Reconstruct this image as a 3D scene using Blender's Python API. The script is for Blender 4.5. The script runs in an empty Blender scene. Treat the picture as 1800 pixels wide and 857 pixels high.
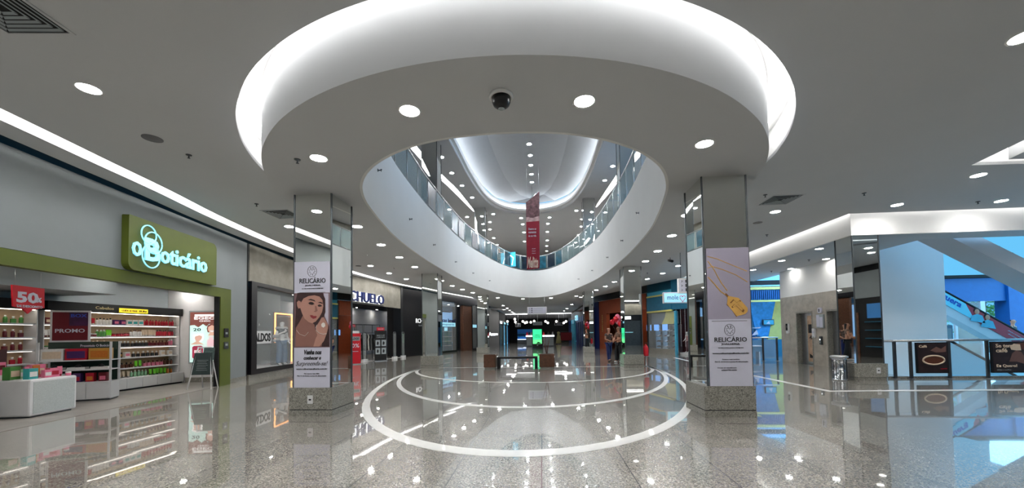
import bpy, bmesh, math, random
from mathutils import Vector, Matrix
R = math.radians; PI = math.pi; random.seed(11)
C = bpy.context.scene.collection
scn = bpy.context.scene

# ------------------------------------------------------------------ camera
F, PX, PY, CH = 676.0, 900.0, 562.0, 1.42           # focal length and principal point for the 1800x857 frame
YAW, PITCH, ROLL = math.atan(53/F), math.atan(23/F), 0.0145
fw = Vector((-math.sin(YAW)*math.cos(PITCH), math.cos(YAW)*math.cos(PITCH), math.sin(PITCH)))
rt = fw.cross(Vector((0, 0, 1))).normalized(); up = rt.cross(fw)
c_, s_ = math.cos(ROLL), math.sin(ROLL)
rt, up = c_*rt - s_*up, s_*rt + c_*up
cam = bpy.data.objects.new('camera', bpy.data.cameras.new('camera')); C.objects.link(cam)
m = Matrix((rt, up, -fw)).transposed().to_4x4(); m.translation = (0, 0, CH); cam.matrix_world = m
cam.data.sensor_width = 36; cam.data.lens = F/1800*36
cam.data.shift_y = (PY-428.5)/1800; cam.data.clip_end = 300; cam.data.clip_start = 0.05
scn.camera = cam
scn.view_settings.view_transform = 'Standard'; scn.view_settings.look = 'None'
scn.view_settings.gamma = 1; scn.view_settings.exposure = 0.0
try: scn.view_settings.use_curve_mapping = False
except Exception: pass
scn.cycles.use_denoising = True; scn.cycles.max_bounces = 10; scn.cycles.glossy_bounces = 6
scn.cycles.transmission_bounces = 8; scn.cycles.transparent_max_bounces = 12
scn.cycles.sample_clamp_indirect = 6; scn.cycles.caustics_reflective = False; scn.cycles.caustics_refractive = False

# ------------------------------------------------------------------ light levels
L_DOWN, L_SLOT, L_SHOP = 250.0, 16.0, 135.0
w = bpy.data.worlds.new('world'); scn.world = w; w.use_nodes = True
nt = w.node_tree; bg = nt.nodes['Background']; sky_noise = nt.nodes.new('ShaderNodeTexNoise'); rmp = nt.nodes.new('ShaderNodeValToRGB')
tcw = nt.nodes.new('ShaderNodeTexCoord'); nt.links.new(tcw.outputs['Generated'], sky_noise.inputs['Vector'])
sky_noise.inputs['Scale'].default_value = 2.0
rmp.color_ramp.elements[0].color = (.10, .52, .95, 1); rmp.color_ramp.elements[1].color = (.22, .66, 1, 1)
nt.links.new(sky_noise.outputs['Fac'], rmp.inputs['Fac']); nt.links.new(rmp.outputs['Color'], bg.inputs['Color'])
bg.inputs['Strength'].default_value = 1.0
def area(name, loc, rot, sx, sy, power, col):
    l = bpy.data.lights.new(name, 'AREA'); l.shape = 'RECTANGLE'; l.size = sx; l.size_y = sy; l.energy = power; l.color = col
    o = bpy.data.objects.new(name, l); C.objects.link(o); o.location = loc; o.rotation_euler = rot; return o
area('daylight_window_lower', (24, 17, 3.0), (0, R(90), 0), 6, 12, 800, (.30, .70, 1))
area('daylight_window_upper', (15.8, 19.6, 8.0), (0, R(90), 0), 3.4, 10, 4600, (.40, .66, 1))

# ------------------------------------------------------------------ helpers
def ray(x, y): return fw*F + rt*(x-PX) - up*(y-PY)
def atz(x, y, z=0.0):
    d = ray(x, y); t = (z-CH)/d.z; return Vector((d.x*t, d.y*t, z))
def aty(x, y, Y):
    d = ray(x, y); t = Y/d.y; return Vector((d.x*t, Y, CH+d.z*t))
def atx(x, y, X):
    d = ray(x, y); t = X/d.x; return Vector((X, d.y*t, CH+d.z*t))
class Fr:
    """a vertical facade plane: x runs left to right for who faces it, y goes into the wall"""
    def __init__(s, p0, p1):
        s.o = Vector((p0[0], p0[1], 0)); d = Vector((p1[0]-p0[0], p1[1]-p0[1], 0)); s.L = d.length; s.x = d/s.L
        s.y = Vector((-s.x.y, s.x.x, 0)); s.rz = math.atan2(s.x.y, s.x.x)
    def at(s, px, py, d=0):
        r = ray(px, py); o = s.o+s.y*d; cc = Vector((0, 0, CH)); t = ((o-cc).dot(s.y))/r.dot(s.y); p = cc+r*t-s.o
        return (p.dot(s.x), p.z)
    def w(s, a, d=0, z=0): p = s.o+s.x*a+s.y*d; return Vector((p.x, p.y, z))
    def sd(s, X, Y): p = Vector((X, Y, 0))-s.o; return p.dot(s.x), p.dot(s.y)

MATS = {}
def mat(name, col, rough=.5, metal=0, var=.06, scale=6, emit=0, ecol=None, alpha=1, trans=0, ior=1.45, coat=0, spec=.5, bump=0):
    if name in MATS: return MATS[name]
    m = bpy.data.materials.new(name); m.use_nodes = True; nt = m.node_tree; b = nt.nodes['Principled BSDF']
    b.inputs['Roughness'].default_value = rough; b.inputs['Metallic'].default_value = metal
    b.inputs['IOR'].default_value = ior; b.inputs['Specular IOR Level'].default_value = spec
    b.inputs['Coat Weight'].default_value = coat; b.inputs['Coat Roughness'].default_value = .05
    b.inputs['Alpha'].default_value = alpha; b.inputs['Transmission Weight'].default_value = trans
    b.inputs['Base Color'].default_value = (*col, 1)
    if emit:
        b.inputs['Emission Color'].default_value = (*(ecol or col), 1); b.inputs['Emission Strength'].default_value = emit
    elif var:
        tc = nt.nodes.new('ShaderNodeTexCoord'); n = nt.nodes.new('ShaderNodeTexNoise'); n.inputs['Scale'].default_value = scale; n.inputs['Detail'].default_value = 3
        r = nt.nodes.new('ShaderNodeValToRGB'); r.color_ramp.elements[0].position = .3; r.color_ramp.elements[1].position = .7
        r.color_ramp.elements[0].color = (*[c*(1-var) for c in col], 1); r.color_ramp.elements[1].color = (*[min(1, c*(1+var)) for c in col], 1)
        nt.links.new(tc.outputs['Object'], n.inputs['Vector']); nt.links.new(n.outputs['Fac'], r.inputs['Fac']); nt.links.new(r.outputs['Color'], b.inputs['Base Color'])
        if bump:
            bp = nt.nodes.new('ShaderNodeBump'); bp.inputs['Strength'].default_value = bump; bp.inputs['Distance'].default_value = .01
            nt.links.new(n.outputs['Fac'], bp.inputs['Height']); nt.links.new(bp.outputs['Normal'], b.inputs['Normal'])
    MATS[name] = m; return m
def srgb(r, g, b): return tuple(((c/255/12.92) if c/255 <= .04045 else ((c/255+.055)/1.055)**2.4) for c in (r, g, b))
def col(name, r, g, b, **k): return mat(name, srgb(r, g, b), **k)

class MB:
    """collects faces, links them as one mesh"""
    def __init__(s): s.v = []; s.f = []; s.mi = []; s.sm = []; s.cur = 0; s.M = Matrix()
    def add(s, vs, fs, smooth=False):
        o = len(s.v); s.v += [tuple(s.M @ Vector(v)) for v in vs]
        for f in fs: s.f.append([i+o for i in f]); s.mi.append(s.cur); s.sm.append(smooth)
        return s
    def m(s, i): s.cur = i; return s
    def box(s, x0, x1, y0, y1, z0, z1):
        return s.add([(x0, y0, z0), (x1, y0, z0), (x1, y1, z0), (x0, y1, z0), (x0, y0, z1), (x1, y0, z1), (x1, y1, z1), (x0, y1, z1)],
                     [(3, 2, 1, 0), (4, 5, 6, 7), (0, 1, 5, 4), (1, 2, 6, 5), (2, 3, 7, 6), (3, 0, 4, 7)])
    def prism(s, pts, z0, z1):       # polygon in xy
        n = len(pts)
        return s.add([(x, y, z0) for x, y in pts]+[(x, y, z1) for x, y in pts],
                     [list(range(n))[::-1], list(range(n, 2*n))]+[(i, (i+1) % n, n+(i+1) % n, n+i) for i in range(n)])
    def slab(s, pts, y0, y1):        # polygon in xz, extruded in y
        n = len(pts)
        return s.add([(x, y0, z) for x, z in pts]+[(x, y1, z) for x, z in pts],
                     [list(range(n)), list(range(n, 2*n))[::-1]]+[(i, (i+1) % n, n+(i+1) % n, n+i)[::-1] for i in range(n)])
    def poly(s, pts, y): return s.add([(x, y, z) for x, z in pts], [list(range(len(pts)))])
    def lathe(s, prof, cx=0, cy=0, cz=0, n=20, smooth=True):
        vs = []; fs = []
        for r, z in prof:
            for k in range(n): a = 2*PI*k/n; vs.append((cx+r*math.cos(a), cy+r*math.sin(a), cz+z))
        for i in range(len(prof)-1):
            for k in range(n): fs.append((i*n+k, i*n+(k+1) % n, (i+1)*n+(k+1) % n, (i+1)*n+k))
        if prof[0][0] > 1e-5: fs.append([k for k in range(n)][::-1])
        if prof[-1][0] > 1e-5: fs.append([(len(prof)-1)*n+k for k in range(n)])
        return s.add(vs, fs, smooth)
    def tube(s, path, r, n=8, closed=False):
        path = [Vector(p) for p in path]; k = len(path); vs = []; fs = []
        for i, p in enumerate(path):
            a = path[(i-1) % k] if (closed or i > 0) else p; b = path[(i+1) % k] if (closed or i < k-1) else p
            t = (b-a).normalized(); u = t.cross(Vector((0, 0, 1)))
            if u.length < .01: u = t.cross(Vector((0, 1, 0)))
            u.normalize(); v = t.cross(u); rr = r[i] if isinstance(r, (list, tuple)) else r
            for j in range(n): g = 2*PI*j/n; vs.append(p+u*math.cos(g)*rr+v*math.sin(g)*rr)
        for i in range(k if closed else k-1):
            for j in range(n): q = (i+1) % k; fs.append((i*n+j, i*n+(j+1) % n, q*n+(j+1) % n, q*n+j))
        if not closed: fs += [list(range(n))[::-1], [(k-1)*n+j for j in range(n)]]
        return s.add(vs, fs, True)
    def ball(s, c, r, sx=1, sy=1, sz=1, n=12):
        prof = [(max(1e-6, r*math.sin(PI*i/8)), -r*math.cos(PI*i/8)) for i in range(9)]
        M0 = s.M; s.M = M0 @ Matrix.Translation(c) @ Matrix.Diagonal((sx, sy, sz, 1)); s.lathe(prof, n=n); s.M = M0; return s
    def build(s, name, mats, parent=None, loc=None, rz=0, bevel=0):
        me = bpy.data.meshes.new(name); me.from_pydata(s.v, [], s.f)
        for mm in (mats if isinstance(mats, (list, tuple)) else [mats]): me.materials.append(mm)
        for p, i, q in zip(me.polygons, s.mi, s.sm): p.material_index = i; p.use_smooth = q
        me.validate(); me.update()
        o = bpy.data.objects.new(name, me); C.objects.link(o)
        if parent: o.parent = parent
        if loc is not None: o.location = loc; o.rotation_euler.z = rz
        if bevel:
            b = o.modifiers.new('bevel', 'BEVEL'); b.width = bevel; b.segments = 2; b.limit_method = 'ANGLE'
        return o
def thing(name, label, cat, loc=(0, 0, 0), rz=0, group=None):
    o = bpy.data.objects.new(name, None); C.objects.link(o); o.location = loc; o.rotation_euler.z = rz
    o.empty_display_size = .1; return tag(o, label, cat, group)
def tag(o, label, cat, group=None):
    o['label'] = label; o['category'] = cat
    if group: o['group'] = group
    return o
def struct(name, mb, m, **k):
    o = mb.build(name, m, **k) if isinstance(mb, MB) else mb
    o['kind'] = 'structure'; return o
def dup(root, loc=None, rz=None, label=None, group=None):
    r = root.copy(); C.objects.link(r)
    if loc is not None: r.location = loc
    if rz is not None: r.rotation_euler.z = rz
    if label: r['label'] = label
    if group: r['group'] = group
    for ch in list(root.children):
        c = ch.copy(); C.objects.link(c); c.parent = r
        for g in ch.children:
            d = g.copy(); C.objects.link(d); d.parent = c
    return r
def text(body, x, z, wd, ht, y, m, parent, name='lettering', ext=.006, bold=0, shear=0, align='L'):
    """lettering standing in the parent's xz plane, its left bottom corner at x, z"""
    cu = bpy.data.curves.new(name, 'FONT'); cu.body = body; cu.extrude = 0.01; cu.offset = bold; cu.shear = shear; cu.resolution_u = 2
    cu.align_x = 'CENTER' if align == 'C' else 'LEFT'
    t = bpy.data.objects.new(name, cu); C.objects.link(t); bpy.context.view_layer.update()
    me = bpy.data.meshes.new_from_object(t.evaluated_get(bpy.context.evaluated_depsgraph_get()))
    bpy.data.objects.remove(t); bpy.data.curves.remove(cu)
    xs = [v.co.x for v in me.vertices]; ys = [v.co.y for v in me.vertices]
    if not xs: return None
    x0, x1, y0, y1 = min(xs), max(xs), min(ys), max(ys)
    sx = wd/(x1-x0); sy = (ht/(y1-y0)) if ht else sx
    for v in me.vertices:
        a, b, c = v.co; v.co = (x+(a-x0)*sx, y-(c/.01)*ext, z+(b-y0)*sy)
    me.materials.clear(); me.materials.append(m)
    o = bpy.data.objects.new(name, me); C.objects.link(o); o.parent = parent; return o
def fill(name, outlines, z0, z1, m, parent=None):
    """flat slab with holes: closed outlines in xy (even-odd), from z0 to z1"""
    cu = bpy.data.curves.new(name, 'CURVE'); cu.dimensions = '2D'; cu.fill_mode = 'BOTH'; cu.extrude = (z1-z0)/2
    for pts in outlines:
        sp = cu.splines.new('POLY'); sp.points.add(len(pts)-1); sp.use_cyclic_u = True
        for i, p in enumerate(pts): sp.points[i].co = (p[0], p[1], 0, 1)
    t = bpy.data.objects.new(name, cu); C.objects.link(t); bpy.context.view_layer.update()
    me = bpy.data.meshes.new_from_object(t.evaluated_get(bpy.context.evaluated_depsgraph_get()))
    bpy.data.objects.remove(t); bpy.data.curves.remove(cu)
    for v in me.vertices: v.co.z += (z0+z1)/2
    me.materials.clear(); me.materials.append(m)
    o = bpy.data.objects.new(name, me); C.objects.link(o)
    if parent: o.parent = parent
    return o
def smooth(pts, closed=True, n=6):
    out = []; k = len(pts)
    for i in range(k if closed else k-1):
        p = [Vector(pts[(i+j-1) % k] if closed else pts[min(max(i+j-1, 0), k-1)]) for j in range(4)]
        for j in range(n):
            t = j/n
            q = .5*((2*p[1])+(-p[0]+p[2])*t+(2*p[0]-5*p[1]+4*p[2]-p[3])*t*t+(-p[0]+3*p[1]-3*p[2]+p[3])*t**3)
            out.append((q.x, q.y))
    if not closed: out.append(tuple(pts[-1]))
    return out
def ribbon(mb, line, width, z, closed=False, side=0):
    """flat strip of given width along a line, facing down"""
    k = len(line); vs = []
    for i, p in enumerate(line):
        a = line[(i-1) % k] if (closed or i > 0) else p; b = line[(i+1) % k] if (closed or i < k-1) else p
        t = Vector((b[0]-a[0], b[1]-a[1])).normalized(); nrm = Vector((-t.y, t.x))
        vs += [(p[0]+nrm.x*width*(side-.5), p[1]+nrm.y*width*(side-.5), z), (p[0]+nrm.x*width*(side+.5), p[1]+nrm.y*width*(side+.5), z)]
    mb.add(vs, [(2*i, 2*((i+1) % k), 2*((i+1) % k)+1, 2*i+1) for i in range(k if closed else k-1)]); return mb
def wallstrip(mb, line, z0, z1, closed=False, sm=True):
    k = len(line); mb.add([(p[0], p[1], z) for p in line for z in (z0, z1)], [(2*i, 2*((i+1) % k), 2*((i+1) % k)+1, 2*i+1) for i in range(k if closed else k-1)], sm and k > 12); return mb

# ------------------------------------------------------------------ materials
M_white = col('white_paint', 236, 236, 235, rough=.75, var=.015, scale=1.2)
M_ceil = col('ceiling_paint', 205, 207, 210, rough=.85, var=.015, scale=.8)
M_grey = col('grey_panel', 150, 158, 162, rough=.55, var=.04, scale=1.5)
M_black = col('black_lacquer', 12, 12, 16, rough=.35, var=.2)
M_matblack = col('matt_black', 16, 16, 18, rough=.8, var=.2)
M_green = col('green_paint', 82, 94, 22, rough=.5, var=.06, scale=3)
M_chrome = mat('chrome', (.75, .76, .78), rough=.12, metal=1, var=.02)
M_steel = mat('brushed_steel', (.5, .51, .53), rough=.3, metal=1, var=.1, scale=20)
M_dsteel = mat('dark_steel', (.09, .10, .11), rough=.35, metal=.8, var=.1)
M_mirror = mat('mirror_glass', (.86, .88, .85), rough=.015, metal=1, var=0)
M_glass = mat('clear_glass', (.9, .96, .97), rough=0, var=0, alpha=.12, spec=.6)
M_glassrail = mat('railing_glass', (.35, .5, .52), rough=.02, var=0, alpha=.32, spec=.7)
M_wood = col('walnut_wood', 92, 58, 40, rough=.5, var=.25, scale=9)
M_pale = col('pale_wood', 186, 158, 126, rough=.6, var=.1, scale=8)
M_wshelf = col('white_laminate', 214, 214, 216, rough=.35, var=.02)
M_red = col('red_panel', 188, 14, 34, rough=.45, var=.05)
M_maroon = col('maroon_panel', 104, 14, 30, rough=.45, var=.12)
M_navy = col('navy_panel', 12, 30, 92, rough=.4, var=.1)
M_blue = col('blue_panel', 6, 84, 150, rough=.5, var=.06)
M_teal = col('teal_panel', 10, 96, 128, rough=.5, var=.08)
M_cyan = col('cyan_panel', 70, 170, 205, rough=.45, var=.06)
M_yellow = col('pale_yellow_panel', 206, 204, 120, rough=.6, var=.05)
M_orange = col('orange_panel', 150, 66, 30, rough=.5, var=.1)
M_brown = col('brown_panel', 96, 44, 24, rough=.5, var=.15)
M_ink = col('ink_black', 20, 20, 24, rough=.7, var=0.1)
M_paper = col('white_print', 200, 200, 216, rough=.6, var=.02)
M_skin = col('skin', 196, 140, 112, rough=.55, var=.05)
M_hair = col('dark_hair', 34, 22, 18, rough=.5, var=.3, scale=30)
M_denim = col('blue_denim', 58, 92, 128, rough=.85, var=.18, scale=25)
M_plaster = col('mannequin_white', 226, 226, 226, rough=.35, var=.02)
M_lamp = mat('lamp_lens', (1, 1, 1), emit=L_DOWN, ecol=(1, .985, .955), var=0)
M_lampup = mat('upper_lamp_lens', (1, 1, 1), emit=L_DOWN*2.7, ecol=(.93, .97, 1), var=0)
M_shoplamp = mat('shop_lamp_lens', (1, 1, 1), emit=L_SHOP, ecol=(1, .95, .88), var=0)
M_strip = mat('led_strip', (1, 1, 1), emit=L_SLOT, ecol=(1, .985, .96), var=0)
M_glow = mat('lit_white_sign', (1, 1, 1), emit=2.2, ecol=(.9, .95, 1), var=0)
M_aqua = mat('lit_aqua_letter', (.4, .9, 1), emit=1.0, ecol=(.24, .72, 1), var=0)
M_aquaface = mat('lit_pale_face', (.3, .5, .55), emit=.75, ecol=(.36, .8, 1), var=0)
def concrete(name, c1, c2, sc=1.5, rough=.6):
    m = mat(name, c1, rough=rough, var=.01); nt = m.node_tree; b = nt.nodes['Principled BSDF']
    tc = nt.nodes.new('ShaderNodeTexCoord'); n = nt.nodes.new('ShaderNodeTexNoise'); n.inputs['Scale'].default_value = sc; n.inputs['Detail'].default_value = 9; n.inputs['Roughness'].default_value = .65
    r = nt.nodes.new('ShaderNodeValToRGB'); r.color_ramp.elements[0].position = .35; r.color_ramp.elements[1].position = .7
    r.color_ramp.elements[0].color = (*c1, 1); r.color_ramp.elements[1].color = (*c2, 1)
    nt.links.new(tc.outputs['Object'], n.inputs['Vector']); nt.links.new(n.outputs['Fac'], r.inputs['Fac']); nt.links.new(r.outputs['Color'], b.inputs['Base Color']); return m
M_conc = concrete('concrete_panel', srgb(122, 118, 108), srgb(154, 149, 138))
M_marble = concrete('beige_stone', srgb(158, 150, 140), srgb(188, 180, 168), 3, .3)
def granite(name, base, dark, light, gloss, tiles):
    m = bpy.data.materials.new(name); m.use_nodes = True; nt = m.node_tree; b = nt.nodes['Principled BSDF']; N = nt.nodes.new; K = nt.links.new
    geo = N('ShaderNodeNewGeometry'); 
    v = N('ShaderNodeTexVoronoi'); v.inputs['Scale'].default_value = 90; K(geo.outputs['Position'], v.inputs['Vector'])
    n = N('ShaderNodeTexNoise'); n.inputs['Scale'].default_value = 50; n.inputs['Detail'].default_value = 6; K(geo.outputs['Position'], n.inputs['Vector'])
    big = N('ShaderNodeTexNoise'); big.inputs['Scale'].default_value = 2.2; big.inputs['Detail'].default_value = 5; K(geo.outputs['Position'], big.inputs['Vector'])
    r = N('ShaderNodeValToRGB'); r.color_ramp.elements[0].position = .18; r.color_ramp.elements[0].color = (*dark, 1)
    e = r.color_ramp.elements.new(.5); e.color = (*base, 1); r.color_ramp.elements[-1].position = .95; r.color_ramp.elements[-1].color = (*light, 1)
    add = N('ShaderNodeMath'); add.operation = 'MULTIPLY_ADD'; sep0 = N('ShaderNodeSeparateColor'); K(v.outputs['Color'], sep0.inputs['Color'])
    K(sep0.outputs['Red'], add.inputs[0]); add.inputs[1].default_value = .45; K(n.outputs['Fac'], add.inputs[2])
    sub = N('ShaderNodeMath'); sub.operation = 'SUBTRACT'; K(add.outputs[0], sub.inputs[0]); sub.inputs[1].default_value = .22; K(sub.outputs[0], r.inputs['Fac'])
    mul = N('ShaderNodeMix'); mul.data_type = 'RGBA'; mul.blend_type = 'MULTIPLY'; mul.inputs['Factor'].default_value = 1
    br = N('ShaderNodeValToRGB'); br.color_ramp.elements[0].position = .3; br.color_ramp.elements[0].color = (.86, .85, .83, 1); br.color_ramp.elements[1].position = .7; br.color_ramp.elements[1].color = (1, 1, 1, 1)
    K(big.outputs['Fac'], br.inputs['Fac']); K(r.outputs['Color'], mul.inputs[6]); K(br.outputs['Color'], mul.inputs[7])
    out = mul.outputs[2]
    b.inputs['Roughness'].default_value = .25 if tiles else .45; b.inputs['Specular IOR Level'].default_value = .5
    b.inputs['Coat Weight'].default_value = gloss; b.inputs['Coat Roughness'].default_value = .025; b.inputs['Coat IOR'].default_value = 1.75
    if tiles:
        sep = N('ShaderNodeSeparateXYZ'); K(geo.outputs['Position'], sep.inputs['Vector'])
        def axis(o, size, off):
            a = N('ShaderNodeMath'); a.operation = 'ADD'; a.inputs[1].default_value = off; K(o, a.inputs[0])
            d = N('ShaderNodeMath'); d.operation = 'DIVIDE'; d.inputs[1].default_value = size; K(a.outputs[0], d.inputs[0])
            fl = N('ShaderNodeMath'); fl.operation = 'FLOOR'; K(d.outputs[0], fl.inputs[0])
            fr = N('ShaderNodeMath'); fr.operation = 'FRACT'; K(d.outputs[0], fr.inputs[0])
            s = N('ShaderNodeMath'); s.operation = 'SUBTRACT'; s.inputs[1].default_value = .5; K(fr.outputs[0], s.inputs[0])
            ab = N('ShaderNodeMath'); ab.operation = 'ABSOLUTE'; K(s.outputs[0], ab.inputs[0]); return fl.outputs[0], ab.outputs[0]
        fx, ax = axis(sep.outputs['X'], .9, .03+9000); fy, ay = axis(sep.outputs['Y'], .855, -.18+8550)
        def gt(o, t):
            g = N('ShaderNodeMath'); g.operation = 'GREATER_THAN'; g.inputs[1].default_value = t; K(o, g.inputs[0]); return g.outputs[0]
        gx = gt(ax, .4935); gy = gt(ay, .4965); gy2 = N('ShaderNodeMath'); gy2.operation = 'MULTIPLY'; gy2.inputs[1].default_value = .55; K(gy, gy2.inputs[0])
        mx = N('ShaderNodeMath'); mx.operation = 'MAXIMUM'; K(gx, mx.inputs[0]); K(gy2.outputs[0], mx.inputs[1])
        cmb = N('ShaderNodeCombineXYZ'); K(fx, cmb.inputs[0]); K(fy, cmb.inputs[1])
        wn = N('ShaderNodeTexWhiteNoise'); wn.noise_dimensions = '3D'; K(cmb.outputs[0], wn.inputs['Vector'])
        tone = N('ShaderNodeMapRange'); tone.inputs['To Min'].default_value = .82; tone.inputs['To Max'].default_value = 1.06; K(wn.outputs['Value'], tone.inputs['Value'])
        mt = N('ShaderNodeMix'); mt.data_type = 'RGBA'; mt.blend_type = 'MULTIPLY'; mt.inputs['Factor'].default_value = 1; K(out, mt.inputs[6]); K(tone.outputs[0], mt.inputs[7])
        mj = N('ShaderNodeMix'); mj.data_type = 'RGBA'; K(mx.outputs[0], mj.inputs['Factor']); K(mt.outputs[2], mj.inputs[6]); mj.inputs[7].default_value = (*[c*.16 for c in dark], 1)
        out = mj.outputs[2]
        # every slab is laid very slightly out of level
        vs = N('ShaderNodeVectorMath'); vs.operation = 'SUBTRACT'; K(wn.outputs['Color'], vs.inputs[0]); vs.inputs[1].default_value = (.5, .5, .5)
        sc = N('ShaderNodeVectorMath'); sc.operation = 'SCALE'; sc.inputs['Scale'].default_value = .006; K(vs.outputs[0], sc.inputs[0])
        ad = N('ShaderNodeVectorMath'); ad.operation = 'ADD'; K(geo.outputs['Normal'], ad.inputs[0]); K(sc.outputs[0], ad.inputs[1])
        nm = N('ShaderNodeVectorMath'); nm.operation = 'NORMALIZE'; K(ad.outputs[0], nm.inputs[0]); K(nm.outputs[0], b.inputs['Normal']); K(nm.outputs[0], b.inputs['Coat Normal'])
    K(out, b.inputs['Base Color']); return m
M_floor = granite('polished_granite_floor', srgb(158, 153, 144), srgb(78, 74, 68), srgb(226, 221, 211), 1.0, True)
M_gran = granite('granite_block', srgb(140, 138, 130), srgb(84, 82, 78), srgb(180, 178, 170), .25, False)
M_line = col('white_marble_inlay', 240, 239, 236, rough=.3, var=.03, coat=.3)
M_shopfloor = concrete('shop_floor', srgb(120, 116, 112), srgb(150, 146, 140), 2, .35)

# ------------------------------------------------------------------ plan of the hall
XC = -.53
def sym(half, closed_far=None):
    """half widths (w, Y) from near to far, mirrored about the hall's axis"""
    return [(XC+a, b) for a, b in half] + [(XC-a, b) for a, b in reversed(half) if a > 1e-6]
ATR = smooth(sym([(0, 4.88), (.62, 4.93), (1.1, 5.06), (1.6, 5.32), (2.1, 5.74), (2.5, 6.3), (2.78, 7.0), (2.96, 7.8), (3.12, 8.7), (3.3, 10.05), (3.42, 12.4), (3.43, 14),
                  (3.36, 16.9), (3.2, 19.2), (2.85, 21.4), (2.25, 24.3), (1.55, 26.4), (.85, 27.6), (0, 28)]), n=8)
drumL = [(4.3*math.sin(R(a)), 7.62-4.15*math.cos(R(a))) for a in (0, 12, 24, 36, 48, 58, 67, 75, 83)] + [(4.42, 8.2), (4.66, 9.4), (4.9, 10.7), (5.1, 12.5), (5.14, 15), (5.12, 18), (4.95, 21), (4.6, 24), (4.42, 27), (4.4, 30)]
DR = smooth([(XC-a, b) for a, b in reversed(drumL)] + [(XC+a, b) for a, b in drumL[1:]], closed=False, n=14)
BAND = [(XC-4.4, 60)] + DR + [(XC+4.4, 60)]
openL = [(4.75*math.sin(R(a)), 7.92-4.7*math.cos(R(a))) for a in (0, 12, 24, 36, 48, 58, 67, 75, 83)] + [(4.78, 8.6), (4.95, 10.2), (5.05, 12)]
OPN = smooth([(XC-a, b) for a, b in reversed(openL)] + [(XC+a, b) for a, b in openL[1:]], closed=False, n=12)
OPN_C = OPN + [(XC+5.0, 18), (XC+4.5, 24), (XC+4.3, 27), (XC+4.3, 31), (XC-4.3, 31), (XC-4.3, 27), (XC-4.5, 24), (XC-5.0, 18)]
COVE = smooth([(-6.3, -9), (-6.75, 0), (-6.9, 3), (-7.13, 4.47), (-7.46, 6.1), (-7.71, 7.37), (-8.2, 9.5), (-8.75, 13.2), (-9.0, 17), (-8.8, 21), (-8.2, 24), (-7.1, 28), (-5.9, 32), (-4.9, 35)], closed=False, n=5)
FA = Fr((-7.36, 0), (-9.62, 11.85)); FB = Fr((-9.62, 11.9), (-10.1, 15.3)); FC = Fr((-10.1, 15.3), (-8.9, 24)); FD = Fr((-8.9, 24), (-5.7, 33.8)); FF = Fr((-5.0, 34), (-4.95, 58))
FG = Fr((4.6, 33.8), (7.85, 24)); FH = Fr((7.85, 24), (9.15, 21)); FI = Fr((9.15, 21), (14.5, 21)); FK = Fr((3.9, 58), (3.9, 33.9)); FL = Fr((10.6, 18), (10.6, 14.2))

# ------------------------------------------------------------------ floor, ceilings, walls
FLOOR = [(-16, -9), (16, -9), (16, 11.62), (10.62, 11.62), (10.62, 34), (10.62, 60), (-16, 60)]
floor = struct('floor', fill('floor', [FLOOR], -.35, 0, M_floor), None)
floor2 = struct('floor_beyond', fill('floor_beyond', [[(10.62, 18), (30, 18), (30, 60), (10.62, 60)]], -.35, 0, M_floor), None)
low = struct('floor_lower', fill('floor_lower', [[(10, 10), (32, 10), (32, 18), (10, 18)]], -4.9, -4.6, M_floor), None)
fs = struct('floor_shop', fill('floor_shop', [[tuple(FA.w(0, .02)[:2]), tuple(FA.w(12, .02)[:2]), tuple(FA.w(12, 3.6)[:2]), tuple(FA.w(0, 3.6)[:2])]], .001, .006, M_shopfloor), None)
def ell(a, b, n=48): return [(-.42+a*math.cos(PI+PI*i/n), 16+b*math.sin(PI+PI*i/n)) for i in range(n+1)]
for i, (b0, b1, a0, a1, lab) in enumerate([(11.55, 11.3, 4.74, 4.62, 'largest of the three white curved lines, nearest the camera'), (8.68, 8.52, 4.72, 4.60, 'middle one of the three white curved lines in the floor'), (4.99, 4.88, 4.70, 4.58, 'smallest and farthest of the three white curved lines in the floor')]):
    o = fill('floor_inlay', [ell(a0, b0)+ell(a1, b1)[::-1]], .0005, .003, M_line); tag(o, lab+', inlaid in polished granite', 'floor inlay')
o = MB().box(-5.1, 4.3, 15.97, 16.06, .0005, .0028).build('floor_inlay', M_line); tag(o, 'straight white line across the floor joining the ends of the curved lines', 'floor inlay')
mb = MB(); mb.add([(6.38, 12.5, .003), (6.55, 12.5, .003), (6.55, 9.4, .003), (6.38, 9.22, .003)], [(0, 3, 2, 1)]); mb.add([(6.38, 9.22, .003), (6.55, 9.4, .003), (15.5, 9.72, .003), (15.5, 9.5, .003)], [(0, 3, 2, 1)][::1])
mb.add([(6.38, 12.5, .003), (6.55, 12.5, .003), (7.0, 21, .003), (6.85, 21, .003)], [(0, 1, 2, 3)])
o = mb.build('floor_inlay', M_line); tag(o, 'white angled line in the floor running past the cafe railing on the right', 'floor inlay')

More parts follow.
